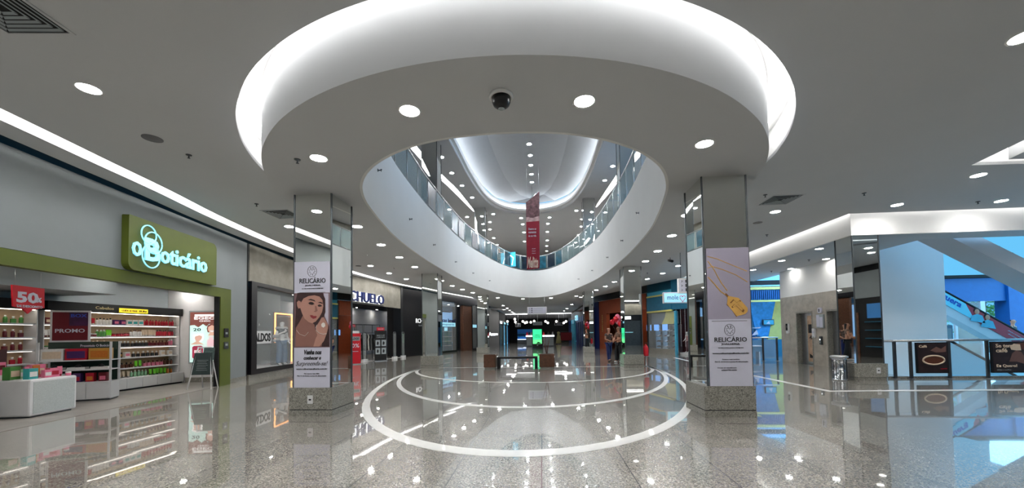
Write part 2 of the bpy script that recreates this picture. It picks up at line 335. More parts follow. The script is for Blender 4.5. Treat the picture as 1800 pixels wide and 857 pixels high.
# near ceiling at 4.5 m with the oval opening and the triangular light recess
FASX, FASY = 8.45, 11.12
TRI = [(8.24, 7.93), (7.55, 4.6), (13.5, 8.15)]
CE = [(c[0], c[1]) for c in COVE] + [(-4.9, 60), (4.2, 60), (4.2, 35), (8.2, 26), (8.28, 18), (FASX-.17, FASY-.17), (16, FASY-.17), (16, -9)]
struct('ceiling', fill('ceiling', [CE, OPN_C, TRI], 4.5, 4.56, M_ceil), None)
struct('ceiling_band', fill('ceiling_band', [BAND, [(XC+(x-XC)*1.012, 15+(y-15)*1.004) for x, y in ATR]], 4.0, 4.98, M_ceil), None)
struct('ceiling_recess', fill('ceiling_recess', [[(-16, -9), (16, -9), (16, FASY-.02), (FASX-.02, FASY-.02), (FASX-.02, 60), (-16, 60)], [(XC+(x-XC)*1.03, 15+(y-15)*1.01) for x, y in ATR]], 5.0, 5.2, M_white), None)
struct('trim_1', wallstrip(MB(), OPN, 4.5, 5.0), M_white)
mb = MB(); wallstrip(mb, [(p[0]-.33, p[1]+.02) for p in COVE], 4.5, 4.8); wallstrip(mb, COVE, 4.5, 4.8)
struct('trim_2', mb, M_white)
# soffit between the light slot and the shop fronts, then a black gap
SOF = [(p[0]-.33, p[1]) for p in COVE]
SO2 = [(p[0]-.80, p[1]) for p in COVE]
struct('ceiling_soffit', fill('ceiling_soffit', [SOF+SO2[::-1]], 4.5, 4.56, M_ceil), None)
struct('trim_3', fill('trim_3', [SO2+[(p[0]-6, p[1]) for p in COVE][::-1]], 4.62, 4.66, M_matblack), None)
# lobby ceiling at 3.95 m behind the lit white fascia
LOB = [(FASX+.081, FASY+.081), (16, FASY+.081), (16, 11.9), (10.95, 11.9), (11.1, 14.2), (10.9, 60), (4.0, 60), (4.0, 36), (FASX+.081, 27)]
struct('ceiling_lobby', fill('ceiling_lobby', [LOB], 3.95, 4.0, M_ceil), None)
mb = MB(); mb.prism([(FASX, FASY), (16, FASY), (16, FASY+.08), (FASX+.08, FASY+.08), (FASX+.08, 27), (FASX, 27)], 3.95, 5.0)
struct('trim_4', mb, M_white)
# light strips in the slots
def strip(line, wd, z, lab, closed=False):
    o = ribbon(MB(), line, wd, z, closed).build('light_strip', M_strip); return tag(o, lab, 'light strip')
mid = [((a[0]+b[0])/2, (a[1]+b[1])/2) for a, b in zip(smooth([(XC-a, b) for a, b in reversed(openL[:9])]+[(XC+a, b) for a, b in openL[1:9]], False, 5),
       smooth([(XC-a, b) for a, b in reversed(drumL[:9])]+[(XC+a, b) for a, b in drumL[1:9]], False, 5))]
strip(mid, .10, 4.97, 'curved light strip in the oval recess around the hanging ring')
strip([(p[0]-.165, p[1]) for p in COVE], .26, 4.70, 'long light strip in the ceiling slot above the left shop fronts')
strip([(FASX-.09, 26), (FASX-.09, FASY-.09), (15.9, FASY-.09)], .10, 4.75, 'light strip washing the white fascia above the lifts and railing')
RC = [tuple(atz(x, y, 4.485)[:2]) for x, y in ((1046, 524), (1075, 519.5), (1100, 515), (1131, 509), (1160, 503.5), (1192, 496))]
strip(RC, .22, 4.485, 'long light strip in the ceiling above the orange shop and the shoe shop')
# triangular recess
T2 = [(8.66, 7.72), (8.0, 5.4), (12.6, 7.9)]
mb = MB(); wallstrip(mb, TRI, 4.5, 4.9, True); struct('trim_5', mb, M_white)
struct('ceiling_triangle', fill('ceiling_triangle', [T2], 4.5, 4.9, M_ceil), None)
o = ribbon(MB(), [(8.44, 7.7), (7.82, 5.2)], .12, 4.87).build('light_strip', M_strip); tag(o, 'light strip in the triangular ceiling recess on the right', 'light strip')
ribbon_o = ribbon(MB(), [(8.6, 7.86), (13, 8.03)], .08, 4.88).build('light_strip', M_strip); tag(ribbon_o, 'light strip along the far edge of the triangular ceiling recess', 'light strip')

# atrium fascia and the slab above
FTOP = 5.95
mb = MB(); wallstrip(mb, ATR, 3.999, FTOP, True)
inner = ATR; fas = mb
outer = [(XC+(x-XC)*1.035, 15+(y-15)*1.012) for x, y in ATR]
wallstrip(fas, outer, 4.1, FTOP, True)
lip = [(XC+(x-XC)*1.0125, 15+(y-15)*1.0045) for x, y in ATR]
k = len(ATR); fas.add([(*p, 3.999) for p in inner]+[(*p, 3.999) for p in lip], [(i, (i+1) % k, k+(i+1) % k, k+i) for i in range(k)])
fas.add([(*p, FTOP) for p in inner]+[(*p, FTOP) for p in outer], [(i, (i+1) % k, k+(i+1) % k, k+i) for i in range(k)])
struct('wall_atrium', fas, M_white)
struct('ceiling_upper_slab', fill('ceiling_upper_slab', [[(-16, -9), (10.95, -9), (10.95, 60), (-16, 60)], outer], 5.7, FTOP-.02, col('upper_floor', 104, 100, 96, rough=.35)), None)

# upper ceiling at 9.9 m with the oval vault
UC = 9.9
UO = smooth(sym([(0, 6), (1.6, 6.6), (2.7, 8.4), (3.2, 11), (3.4, 15), (3.36, 18.5), (3.3, 20.5), (3.05, 23.4), (2.5, 25.6), (1.45, 26.9), (0, 27.3)]), n=5)
UI = [(XC+(x-XC)*.955, 16.6+(y-16.6)*.975) for x, y in UO]
# long light slots in the upper ceiling
def slotpoly(line, wd): 
    a = []; b = []
    for i, p in enumerate(line):
        q0 = line[max(0, i-1)]; q1 = line[min(len(line)-1, i+1)]; t = Vector((q1[0]-q0[0], q1[1]-q0[1])).normalized()
        e = min(1, .25+2.0*min(i, len(line)-1-i)/len(line)*2); a.append((p[0]-t.y*wd*e/2, p[1]+t.x*wd*e/2)); b.append((p[0]+t.y*wd*e/2, p[1]-t.x*wd*e/2))
    return a+b[::-1]
SL = [smooth([(-5.9, 12), (-5.75, 15), (-5.68, 16.85), (-5.44, 19.35), (-5.0, 22.2), (-4.6, 26.2)], False, 4), smooth([(5.0, 12), (4.85, 15), (4.74, 18.6), (4.39, 20.5), (4.13, 23.3), (3.8, 26.3)], False, 4), smooth([(-5.7, 31), (-5.5, 34), (-5.4, 38)], False, 4)]
SP = [slotpoly(s, .34) for s in SL]
struct('ceiling_upper', fill('ceiling_upper', [[(-16, -9), (16, -9), (16, 60), (-16, 60)], UO]+SP, UC, UC+.1, M_ceil), None)
for s, lab in zip(SL, ['tapering light slot in the upper ceiling left of the oval vault', 'tapering light slot in the upper ceiling right of the oval vault', 'short light slot in the upper ceiling at the far left']):
    o = ribbon(MB(), s, .34, UC+.115).build('light_strip', M_strip); tag(o, lab, 'light strip')
struct('trim_6', wallstrip(MB(), UO, UC, UC+.75, True), M_white)
mb = MB(); wallstrip(mb, UI, UC+.16, UC+.30, True)
k = len(UO); mb.add([(*p, UC+.16) for p in UO]+[(*p, UC+.16) for p in UI], [(i, (i+1) % k, k+(i+1) % k, k+i) for i in range(k)]); struct('trim_7', mb, M_white)
o = ribbon(MB(), [(XC+(x-XC)*.978, 16.6+(y-16.6)*.988) for x, y in UO], .05, UC+.34, True)
# the strip faces up into the vault
so = o.build('light_strip', mat('vault_strip', (1, 1, 1), emit=20, ecol=(.93, .97, 1), var=0)); tag(so, 'hidden light strip around the rim of the oval vault of the upper ceiling', 'light strip')
# shallow vault surface: side leaves higher than the tapering centre leaf
mb = MB(); NN = 40
def halfw(Y, pts=[(6, .4), (6.6, 1.6), (8.4, 2.7), (11, 3.2), (15, 3.4), (18.5, 3.36), (20.5, 3.3), (23.4, 3.05), (25.6, 2.5), (26.9, 1.45), (27.3, .1)]):
    for (y0, a), (y1, b) in zip(pts, pts[1:]):
        if y0 <= Y <= y1: return a+(b-a)*(Y-y0)/(y1-y0)
    return .1
def leafw(Y): return 1.15*max(0.0, 1-((Y-6)/18.6))**.62
vs = []; fc = []
for i in range(NN+1):
    Y = 6+21.3*i/NN; hw = halfw(Y)+.02; lw = min(leafw(Y), hw*.9)
    zr = UC+.75; zt = UC+1.15
    vs += [(XC-hw, Y, zr), (XC-hw*.5-lw*.5, Y, zt+.05), (XC-lw-.01, Y, zt), (XC-lw, Y, zt-.22), (XC, Y, zt-.26), (XC+lw, Y, zt-.22), (XC+lw+.01, Y, zt), (XC+hw*.5+lw*.5, Y, zt+.05), (XC+hw, Y, zr)]
for i in range(NN):
    for j in range(8): a = i*9+j; fc.append((a, a+1, a+10, a+9))
mb.add(vs, fc); struct('ceiling_vault', mb, col('vault_paint', 188, 192, 198, rough=.8, var=.015))

# walls of the shell
def shell(name, pts, z0, z1, m, th=.15):
    mb = MB()
    for a, b in zip(pts, pts[1:]):
        d = Vector((b[0]-a[0], b[1]-a[1])).normalized(); n = Vector((-d.y, d.x))*th
        mb.prism([a, b, (b[0]+n.x, b[1]+n.y), (a[0]+n.x, a[1]+n.y)], z0, z1)
    return struct(name, mb, m)
shell('wall_back', [(16, -9), (-9, -9)], 0, 9.9, M_grey)
shell('wall_right', [(16, 9.4), (16, -9)], 0, 9.9, M_grey)
shell('wall_left_near', [(-6.1, -9), tuple(FA.w(0)[:2])], 0, 4.62, M_grey)
shell('wall_upper_left', [(-9.9, -9), (-10.6, 14), (-9.4, 24), (-6.2, 33.5), (-6.2, 58)], FTOP-.02, UC, M_conc)
shell('wall_upper_far', [(-6.2, 58), (5.2, 58)], FTOP-.02, UC, M_conc)
shell('wall_upper_right', [(5.2, 58), (5.2, 33.5), (8.6, 24), (9.6, 20)], FTOP-.02, UC, M_conc)

# ------------------------------------------------------------------ mirrored columns
def column(x0, x1, y0, y1, z1, label, group=None, zb=.5, base=True, up0=0.0):
    cx, cy = (x0+x1)/2, (y0+y1)/2; hx, hy = (x1-x0)/2, (y1-y0)/2
    t = thing('mirrored_column', label, 'column', (cx, cy, up0), 0, group)
    z0 = zb if base else 0
    if base:
        MB().box(-hx-.07, hx+.03, -hy-.03, hy+.03, .115, zb).build('granite_plinth', M_gran, t)
        MB().box(-hx-.065, hx+.025, -hy-.025, hy+.025, .10, .116).build('plinth_joint', M_ink, t)
        MB().box(-hx-.075, hx+.035, -hy-.035, hy+.035, 0, .10).build('plinth_base', M_gran, t)
    H = z1-up0
    for (a, b, c, d) in ((-hx, hx, -hy, -hy+.02), (-hx, hx, hy-.02, hy), (-hx, -hx+.02, -hy+.021, hy-.021), (hx-.02, hx, -hy+.021, hy-.021)):
        MB().box(a, b, c, d, z0, H).build('mirror_panel', M_mirror, t)
    for sx in (-1, 1):
        for sy in (-1, 1): MB().box(sx*hx-.012, sx*hx+.012, sy*hy-.012, sy*hy+.012, z0, H).build('corner_trim', M_dsteel, t)
    return t
colL = column(-4.47, -3.77, 6.62, 7.36, 4.0, 'big mirrored column on the left with the smiling jewellery model poster and a wall socket')
colR = column(2.71, 3.42, 6.62, 7.38, 4.0, 'big mirrored column on the right with the gold cross pendant poster')
column(-5.07, -4.40, 15.96, 16.66, 4.0, 'mirrored column beside the black letters panel, second on the left side')
column(3.27, 3.95, 15.6, 16.3, 4.0, 'mirrored column with the fire extinguisher at its foot')
column(-4.30, -3.62, 25.3, 26.0, 4.0, 'far left mirrored column next to the optician window')
column(2.66, 3.22, 24.5, 25.2, 4.0, 'far right mirrored column in front of the dark blue shop edge')
col3 = column(8.48, 9.15, 11.14, 11.75, 3.95, 'mirrored column at the corner of the lift lobby beside the railing', base=False)
for ch in list(col3.children): 
    if ch.name.startswith(('mirror_panel', 'corner_trim')): ch.location.z = 0
def round_plinth(hx, hy, z0, z1, g):
    pts = []
    for cx, cy, a0 in ((hx-.12, hy-.12, 0), (-hx+.12, hy-.12, 90), (-hx+.12, -hy+.12, 180), (hx-.12, -hy+.12, 270)):
        for k in range(5): a = R(a0+k*22.5); pts.append((cx+.12*math.cos(a), cy+.12*math.sin(a)))
    return MB().prism(pts, z0, z1)
round_plinth(.42, .38, .0, .09, 0).build('plinth_base', M_gran, col3); round_plinth(.43, .39, .1, .46, 0).build('granite_plinth', M_gran, col3)
def socket(par, x, y, z):
    o = MB().box(x-.05, x+.05, y-.012, y, z-.075, z+.075).build('socket_plate', M_wshelf, par, bevel=.004)
    MB().box(x-.022, x+.022, y-.016, y-.012, z-.014, z+.014).build('socket_opening', M_ink, o); return o
socket(colL, -.02, -.401, .29); socket(col3, .12, -.39, .28)
for (x, s) in ((-4.74, -5.0), ):
    pass
for (xx0, xx1, yy, zz, lab) in ((-5.07, -4.40, 16, UC, 'tall mirrored column of the upper floor, left of the vault and nearest'), (3.4, 4.0, 16.4, UC, 'tall mirrored column of the upper floor, right of the vault and nearest'),
                            (-4.40, -3.70, 25.4, UC, 'far mirrored column of the upper floor on the left'), (2.72, 3.42, 24.5, UC, 'far mirrored column of the upper floor on the right')):
    column(xx0, xx1, yy, yy+.7, zz, lab, base=False, up0=FTOP)
# posters on the two near columns; pixel outlines are laid on the face plane at its real depth
def onface(par, Y):
    ox, oy, oz = par.location
    def q(px, py): p = aty(px, py, Y); return (p.x-ox, p.z-oz)
    return q
def pol(par, name, q, pts, y, m, th=.002, label=None):
    P = [q(*p) for p in pts]
    o = MB().slab(P, y-th, y).build(name, m, par)
    if label: o['label'] = label
    return o
def crop(ox, oy, k): return lambda pts: [(ox+x/k, oy+y/k) for x, y in pts]
Yf = 6.62; yl = -.37
P1 = MB().box(-.335, .335, yl-.022, yl-.012, .50, 2.76).build('jewellery_poster', M_paper, colL)
q = onface(colL, Yf-.015); cr = crop(510, 450, 5.709)
PB = col('poster_mauve', 120, 92, 96, rough=.5, var=.05); PH = col('poster_hair', 56, 34, 34, rough=.5, var=.25, scale=14); PS = col('poster_skin', 178, 132, 118, rough=.5, var=.04); PS2 = col('poster_skin_shade', 140, 98, 88, rough=.5, var=.05)
PLIP = col('poster_lips', 140, 50, 54, rough=.5); PEYE = col('poster_eye', 44, 26, 26, rough=.5); PW = col('poster_silver', 226, 220, 214, rough=.4)
def pp(n, pts, k, m): return pol(P1, n, q, cr(pts), yl-.022-.0022*k, m)
MB().box(-.335, .335, yl-.0235, yl-.022, 1.215, 2.195).build('photo_background', PB, P1)
pp('photo_light', [(340, 372), (388, 372), (388, 690), (350, 600)], 1, col('poster_pale', 186, 180, 196, rough=.5))
pp('photo_hair', [(78, 368), (330, 366), (356, 430), (358, 560), (330, 640), (270, 720), (240, 800), (230, 880), (64, 880), (52, 700), (62, 560), (60, 450)], 2, PH)
pp('photo_hair', [(300, 760), (395, 700), (395, 905), (290, 905), (300, 830)], 2, PH)
pp('photo_neck', [(60, 905), (62, 720), (110, 640), (150, 560), (250, 690), (262, 760), (330, 850), (320, 905)], 3, PS2)
pp('photo_face', [(112, 470), (140, 425), (190, 400), (250, 392), (300, 405), (330, 440), (338, 500), (326, 560), (300, 610), (262, 655), (226, 672), (190, 660), (150, 625), (124, 570), (108, 520)], 4, PS)
pp('photo_ear', [(74, 462), (92, 445), (112, 455), (118, 490), (108, 520), (90, 525), (78, 500)], 5, PS)
pp('photo_hand', [(262, 745), (270, 700), (300, 655), (322, 615), (344, 612), (360, 640), (384, 680), (388, 720), (372, 780), (345, 850), (300, 905), (240, 905), (262, 830), (280, 790)], 6, PS)
pp('photo_eye', [(188, 470), (210, 458), (236, 464), (250, 478), (226, 488), (202, 484)], 5, PEYE); pp('photo_eye', [(282, 492), (300, 484), (320, 490), (326, 500), (304, 508), (288, 504)], 5, PEYE)
pp('photo_eyebrow', [(182, 440), (212, 428), (250, 440), (262, 456), (236, 448), (208, 442)], 5, PEYE); pp('photo_eyebrow', [(284, 464), (310, 458), (332, 470), (330, 478), (308, 470)], 5, PEYE)
pp('photo_nose', [(256, 500), (268, 498), (282, 545), (266, 560), (240, 556), (258, 545)], 5, PS2)
pp('photo_lips', [(204, 592), (226, 590), (244, 600), (262, 598), (276, 606), (262, 622), (238, 628), (216, 614)], 5, PLIP)
pp('photo_ring', [(320, 680), (338, 664), (356, 672), (360, 700), (342, 716), (322, 704)], 7, PW)
mb = MB(); mb.tube([(q(*cr([p])[0])[0], yl-.042, q(*cr([p])[0])[1]) for p in [(276, 690), (266, 715), (272, 745), (300, 770), (340, 782), (374, 776)]], .004); mb.build('photo_bracelet', PW, P1)
mb = MB(); mb.tube([(q(*cr([p])[0])[0], yl-.034, q(*cr([p])[0])[1]) for p in [(70, 740), (100, 780), (155, 800), (170, 785), (190, 760)]], .002); mb.build('photo_necklace', PW, P1)
def emblem(par, cx, cz, r, y):
    mb = MB(); mb.tube([(cx+r*.86*math.cos(2*PI*k/24), y, cz+r*math.sin(2*PI*k/24)) for k in range(24)], .0035, 6, True)
    mb.tube([(cx+a*r, y, cz+b*r) for a, b in ((0, -.62), (-.48, -.05), (-.42, .3), (-.15, .32), (0, .12), (.15, .32), (.42, .3), (.48, -.05))], .003, 6, True)
    for a in range(0, 360, 40):
        c, s = math.cos(R(a)), math.sin(R(a)); mb.tube([(cx+.8*r*c*.86, y, cz+.8*r*s), (cx+.55*r*c, y, cz+.55*r*s)], .0028, 5)
    mb.tube([(cx-.3*r, y, cz+.95*r*.8), (cx-.14*r, y, cz+.34*r)], .003, 5); mb.tube([(cx+.3*r, y, cz+.95*r*.8), (cx+.14*r, y, cz+.34*r)], .003, 5)
    return mb.build('emblem', M_ink, par)
yt = yl-.023
emblem(P1, -.0, 2.585, .1, yt)
text('RELICÁRIO', -.235, 2.37, .49, .11, yt, M_ink, P1, bold=.0); text('JOALHERIA', -.13, 2.312, .29, .032, yt, M_ink, P1)
text('AS MELHORES JOIAS E SEMIJOIAS', -.19, 2.262, .40, .018, yt, M_ink, P1)
MB().box(-.24, .25, yt-.002, yt, 2.20, 2.206).build('rule', M_ink, P1)
text('Venha nos', -.14, 1.09, .32, .085, yt, M_ink, P1, bold=.02, shear=.3); text('conhecer e', -.15, .995, .32, .07, yt, M_ink, P1, bold=.02, shear=.3)
text('Surpreenda-se!', -.30, .87, .60, .10, yt, M_ink, P1, shear=.5, bold=-.012)
text('www.relicariojoalheria.com.br', -.29, .815, .58, .03, yt, M_ink, P1, bold=.02)
text('Piso superior lojas 200A', -.14, .735, .28, .022, yt, M_ink, P1); text('Piso 2, em frente à praça de alimentação', -.27, .695, .54, .024, yt, M_ink, P1)
# right column poster: gold cross pendant on a chain
P2 = MB().box(-.325, .35, -.402, -.392, .50, 2.78).build('jewellery_poster', M_paper, colR)
PG = col('poster_lilac', 156, 150, 168, rough=.5, var=.02); PGold = col('poster_gold', 206, 160, 84, rough=.45, var=.12, scale=8); PGd = col('poster_gold_shade', 120, 80, 34, rough=.5)
q2 = onface(colR, Yf-.012); cr2 = crop(1210, 430, 5.04)
MB().box(-.325, .35, -.4045, -.402, 1.60, 2.78).build('photo_background', PG, P2)
def chain(pts, r):
    mb = MB(); P = [q2(*p) for p in cr2(pts)]
    for (a, b) in zip(P, P[1:]):
        n = max(1, int(math.dist(a, b)/(r*1.7)))
        for k in range(n):
            t = k/n; x, z = a[0]+(b[0]-a[0])*t, a[1]+(b[1]-a[1])*t; mb.ball((x, -.407, z), r, 1, .35, .85, 6)
    return mb.build('photo_chain', PGold, P2)
chain([(168, 105), (250, 125), (370, 175), (520, 236)], .009); chain([(172, 205), (208, 192), (300, 220), (420, 268), (524, 332)], .009)
chain([(172, 150), (212, 200), (250, 270), (290, 340), (345, 412)], .011); chain([(175, 290), (230, 350), (285, 415), (330, 445)], .013)
def p2(n, pts, k, m): return pol(P2, n, q2, cr2(pts), -.405-.0022*k, m)
p2('photo_clasp', [(316, 438), (330, 428), (350, 448), (366, 462), (378, 478), (360, 490), (346, 470)], 1, PGd)
p2('photo_pendant_edge', [(330, 528), (370, 560), (420, 638), (430, 632), (360, 530)], 1, PGd)
p2('photo_pendant', [(338, 525), (345, 452), (395, 462), (440, 470), (520, 560), (520, 590), (498, 612), (424, 632)], 2, PGold)
for pts in ([(362, 515), (392, 482), (402, 490), (424, 512), (450, 490), (462, 498), (432, 524), (492, 580), (480, 600), (416, 540), (386, 560), (376, 550), (404, 524)],):
    p2('photo_cross_outline', pts, 3, PGd)
    cx = sum(p[0] for p in pts)/len(pts); cy = sum(p[1] for p in pts)/len(pts)
    p2('photo_cross', [(cx+(x-cx)*.8, cy+(y-cy)*.8) for x, y in pts], 4, PGold)
yt = -.403
MB().box(-.27, .29, yt-.002, yt, 1.565, 1.571).build('rule', M_ink, P2)
emblem(P2, .01, 1.42, .095, yt)
text('RELICÁRIO', -.235, 1.225, .51, .095, yt, M_ink, P2); text('JOALHERIA', -.13, 1.165, .29, .04, yt, M_ink, P2); text('AS MELHORES JOIAS E SEMIJOIAS', -.18, 1.115, .4, .018, yt, M_ink, P2)
text('www.relicariojoalheria.com.br', -.275, 1.02, .58, .03, yt, M_ink, P2, bold=.02); text('Estamos aqui também', -.12, .925, .27, .022, yt, M_ink, P2); text('Piso 2, em frente à praça de alimentação', -.24, .885, .52, .024, yt, M_ink, P2)
text('Deseja um atendimento', -.2, .79, .3, .018, yt, M_ink, P2); text('exclusivo? Fale conosco', -.14, .755, .24, .018, yt, M_ink, P2)

# ------------------------------------------------------------------ downlights
def make_light(r, lens, name='downlight'):
    t = thing(name, 'x', 'ceiling light')
    MB().lathe([(r, -.001), (r+.018, -.006), (r+.02, .0), (r, .004)], n=24).build('trim_ring', M_white, t)
    MB().lathe([(0, -.004), (r*.98, -.003)][::-1], n=24, smooth=False).build('lens', lens, t)
    return t
protoA = make_light(.11, M_lamp); protoU = make_light(.10, M_lampup); protoS = make_light(.075, M_shoplamp); protoL = make_light(.10, mat('lobby_lamp_lens', (1, 1, 1), emit=L_DOWN*.42, ecol=(1, .985, .955), var=0))
usedp = set()
def light(proto, p, label, group=None):
    if proto.name in usedp: o = dup(proto, p, 0)
    else: usedp.add(proto.name); o = proto; o.location = p
    o['label'] = label
    if group: o['group'] = group
    return o
def lights(proto, pts, z, label, group):
    for x, y in pts: light(proto, atz(x, y, z), label, group)
for p, l in (((560, 278), 'round downlight in the hanging ring above the left mirrored column'), ((720, 195), 'round downlight in the hanging ring left of the dome camera'), ((1027, 178), 'round downlight in the hanging ring right of the dome camera'), ((1238, 253), 'round downlight in the hanging ring above the right mirrored column')):
    light(protoA, atz(*p, 4.0), l)
lights(protoA, [(628, 398), (670, 430), (702, 452), (729, 469), (776, 493), (795, 502), (813, 508.5), (831, 514)], 4.0, 'round downlight of the row hugging the left edge of the white atrium opening', 'downlights left of the atrium opening')
lights(protoA, [(1207, 378), (1181, 414), (1156, 441), (1134.6, 459), (1080, 495), (1064, 503), (1048, 509.5)], 4.0, 'round downlight of the row hugging the right edge of the white atrium opening', 'downlights right of the atrium opening')
lights(protoA, [(875, 523), (919.3, 524.8), (968.5, 523.5), (1013, 520), (1021, 522)], 4.0, 'round downlight just past the far end of the atrium opening', 'downlights past the atrium')
lights(protoA, [(884.8, 536.7), (891.4, 541.4), (896, 545), (900, 548), (903, 550.3)], 4.0, 'small distant downlight in the left row of the far corridor', 'left row of corridor downlights')
lights(protoA, [(1004.8, 534.6), (996.7, 542), (992, 546), (988.5, 549.5), (985.5, 552)], 4.0, 'small distant downlight in the right row of the far corridor', 'right row of corridor downlights')
lights(protoA, [(651, 467), (684, 480), (714, 490)], 4.5, 'round downlight of the outer row, between the atrium row and the left shop fronts', 'outer left downlights')
lights(protoA, [(1192, 467), (1165, 480), (1138, 490)], 4.5, 'round downlight of the outer row before the far right shop fronts', 'outer right downlights')
for p, l in (((156, 156), 'large oval looking downlight high up at the left'), ((508, 398), 'round downlight just left of the left mirrored column'), ((1800, 65), 'downlight cut by the right edge of the picture'), ((1363, 372), 'round downlight below the square air vent'),
             ((1577, 360), 'round downlight over the lit fascia corner'), ((1720, 308), 'round downlight just under the triangular ceiling recess'), ((1760, 353), 'round downlight below and right of the triangular ceiling recess')):
    light(protoA, atz(*p, 4.5), l)
lights(protoL, [(1440, 437), (1374, 458), (1390, 472), (1452, 455), (1324, 474)], 3.95, 'round downlight in the low ceiling of the lift lobby', 'lift lobby downlights')
# unseen downlights added behind the photographer, for light and for the mirrors to reflect
for x, y in ((-6.2, .5), (-6, -3.5), (-2.8, .2), (1.2, .1), (5, .4), (9.2, 4.2), (9.2, 0), (-2.6, -4.2), (1.4, -4.2), (5.4, -4.2), (12.6, 6.5), (12.6, 1.5)):
    light(protoA, (x, y, 4.5), 'unseen round downlight added in the ceiling behind the photographer', 'added downlights behind the camera')
lights(protoU, [(930, 253), (932, 273), (933, 290), (934, 306), (935, 320)], UC+.86, 'round downlight on the centre line of the oval vault', 'vault centre downlights')
lights(protoU, [(776, 276), (794, 304), (812, 326), (830, 347), (821, 381), (790, 368)], UC, 'upper floor downlight left of the oval vault', 'upper downlights left of the vault')
lights(protoU, [(1092, 262), (1077, 292), (1063, 317), (1064, 373), (1013, 370)], UC, 'upper floor downlight right of the oval vault', 'upper downlights right of the vault')
lights(protoU, [(867, 376), (847, 375), (849, 390), (861, 390), (851, 400), (861, 403), (868, 418), (874, 430)], UC, 'upper floor downlight past the vault, near the far left column', 'upper downlights far left')
lights(protoU, [(966, 382), (963, 393), (962, 407), (962, 422), (961, 432), (961, 441), (916, 383), (919, 394), (921, 408), (922, 424)], UC, 'upper floor downlight past the vault, either side of the hanging banner', 'upper downlights behind the banner')
lights(protoU, [(1038, 369), (1023, 385), (1040, 382), (1022, 398), (1037, 394), (1034, 405), (1017, 413), (1012, 426)], UC, 'upper floor downlight past the vault, near the far right column', 'upper downlights far right')

# ------------------------------------------------------------------ small ceiling fittings
def fitting_sprinkler(p, label, group):
    mb = MB(); mb.lathe([(.045, 0), (.04, -.012), (.012, -.014), (.01, -.05), (.022, -.055), (.022, -.06), (0, -.062)], n=12)
    o = mb.build('sprinkler', M_dsteel, None, p); return tag(o, label, 'sprinkler', group)
fitting_sprinkler(atz(523, 280, 4.0), 'small dark sprinkler head under the hanging ring at the left', None)
s0 = None
for p, z in (((332, 272), 4.5), ((451, 358), 4.5), ((1519, 339), 4.5), ((1345, 342), 4.5), ((1719, 354), 4.5), ((1348, 412), 4.5), ((645, 446), 4.5), ((693, 470), 4.5), ((1422, 456), 3.95), ((1356, 476), 3.95), ((1138, 479), 4.0)):
    if s0 is None: s0 = fitting_sprinkler(atz(*p, z), 'small dark sprinkler head poking out of the ceiling', 'ceiling sprinklers')
    else: s = s0.copy(); C.objects.link(s); s.location = atz(*p, z)
def ringdisc(px, py, z, r, lab):
    o = MB().lathe([(r, 0), (r, -.008), (0, -.010)], n=28).build('ceiling_speaker', col('speaker_grey', 122, 122, 126, rough=.8, var=.1, scale=60), None, atz(px, py, z)); tag(o, lab, 'speaker')
ringdisc(268, 243, 4.5, .13, 'flat grey round speaker in the ceiling above the left shop'); ringdisc(1332, 391, 4.5, .12, 'flat grey round speaker below the square air vent')
ringdisc(630, 467, 4.5, .12, 'flat grey round speaker in the ceiling near the left light slot')
def vent(px, py, z, s, rz, lab):
    t = thing('air_vent', lab, 'air vent', atz(px, py, z), rz)
    mb = MB(); mb.box(-s, s, -s, -s+.03, -.012, 0); mb.box(-s, s, s-.03, s, -.012, 0); mb.box(-s, -s+.03, -s+.03, s-.03, -.012, 0); mb.box(s-.03, s, -s+.03, s-.03, -.012, 0); mb.build('frame', M_ceil, t)
    dk = MB().box(-s+.03, s-.03, -s+.03, s-.03, -.002, 0).build('duct_opening', M_matblack, t)
    mb = MB(); e = s-.03
    for i in range(1, 6):
        a = e*(1-i/6); mb.add([(-e*(i/6)*0-a, -a, -.004), (a, -a, -.004), (a+.02, -a-.03, -.010), (-a-.02, -a-.03, -.010)], [(0, 1, 2, 3)]); mb.add([(a, -a, -.004), (a, a, -.004), (a+.03, a+.02, -.010), (a+.03, -a-.02, -.010)], [(0, 1, 2, 3)])
        mb.add([(-a, a, -.004), (a, a, -.004), (a+.02, a+.03, -.010), (-a-.02, a+.03, -.010)], [(0, 1, 2, 3)]); mb.add([(-a, -a, -.004), (-a, a, -.004), (-a-.03, a+.02, -.010), (-a-.03, -a-.02, -.010)], [(0, 1, 2, 3)])
    mb.build('louvre', M_grey, t)
vent(1371, 351, 4.5, .36, 0, 'square dark air vent in the ceiling right of the right mirrored column'); vent(498, 376, 4.5, .36, 0, 'square dark air vent in the ceiling left of the left mirrored column')
vent(0, 12, 4.5, .33, .1, 'slatted air vent at the top left corner of the ceiling'); vent(1113, 489, 4.5, .3, 0, 'small square air vent before the far right lit shop sign')
t = thing('dome_camera', 'dark security dome camera under the front of the hanging ring', 'security camera', atz(881, 168, 4.0))
MB().lathe([(.13, 0), (.135, -.02), (.12, -.035), (.11, -.03)], n=28).build('housing', M_white, t)
MB().lathe([(.105, -.03), (.102, -.07), (.085, -.11), (.05, -.135), (0, -.145)], n=28).build('dome', M_black, t)
MB().lathe([(.03, -.15), (.035, -.147), (.0, -.155)], n=14).build('drain_plug', M_grey, t)
t = thing('bullet_camera', 'little black bullet camera hanging from the ceiling right of the atrium', 'security camera', atz(1178, 452, 4.0), .5)
MB().tube([(0, 0, 0), (0, 0, -.1)], .012).build('mount', M_dsteel, t); MB().tube([(-.02, -.12, -.16), (0, 0, -.12), (.02, .1, -.09)], [.045, .045, .04], 12).build('camera_body', M_matblack, t)
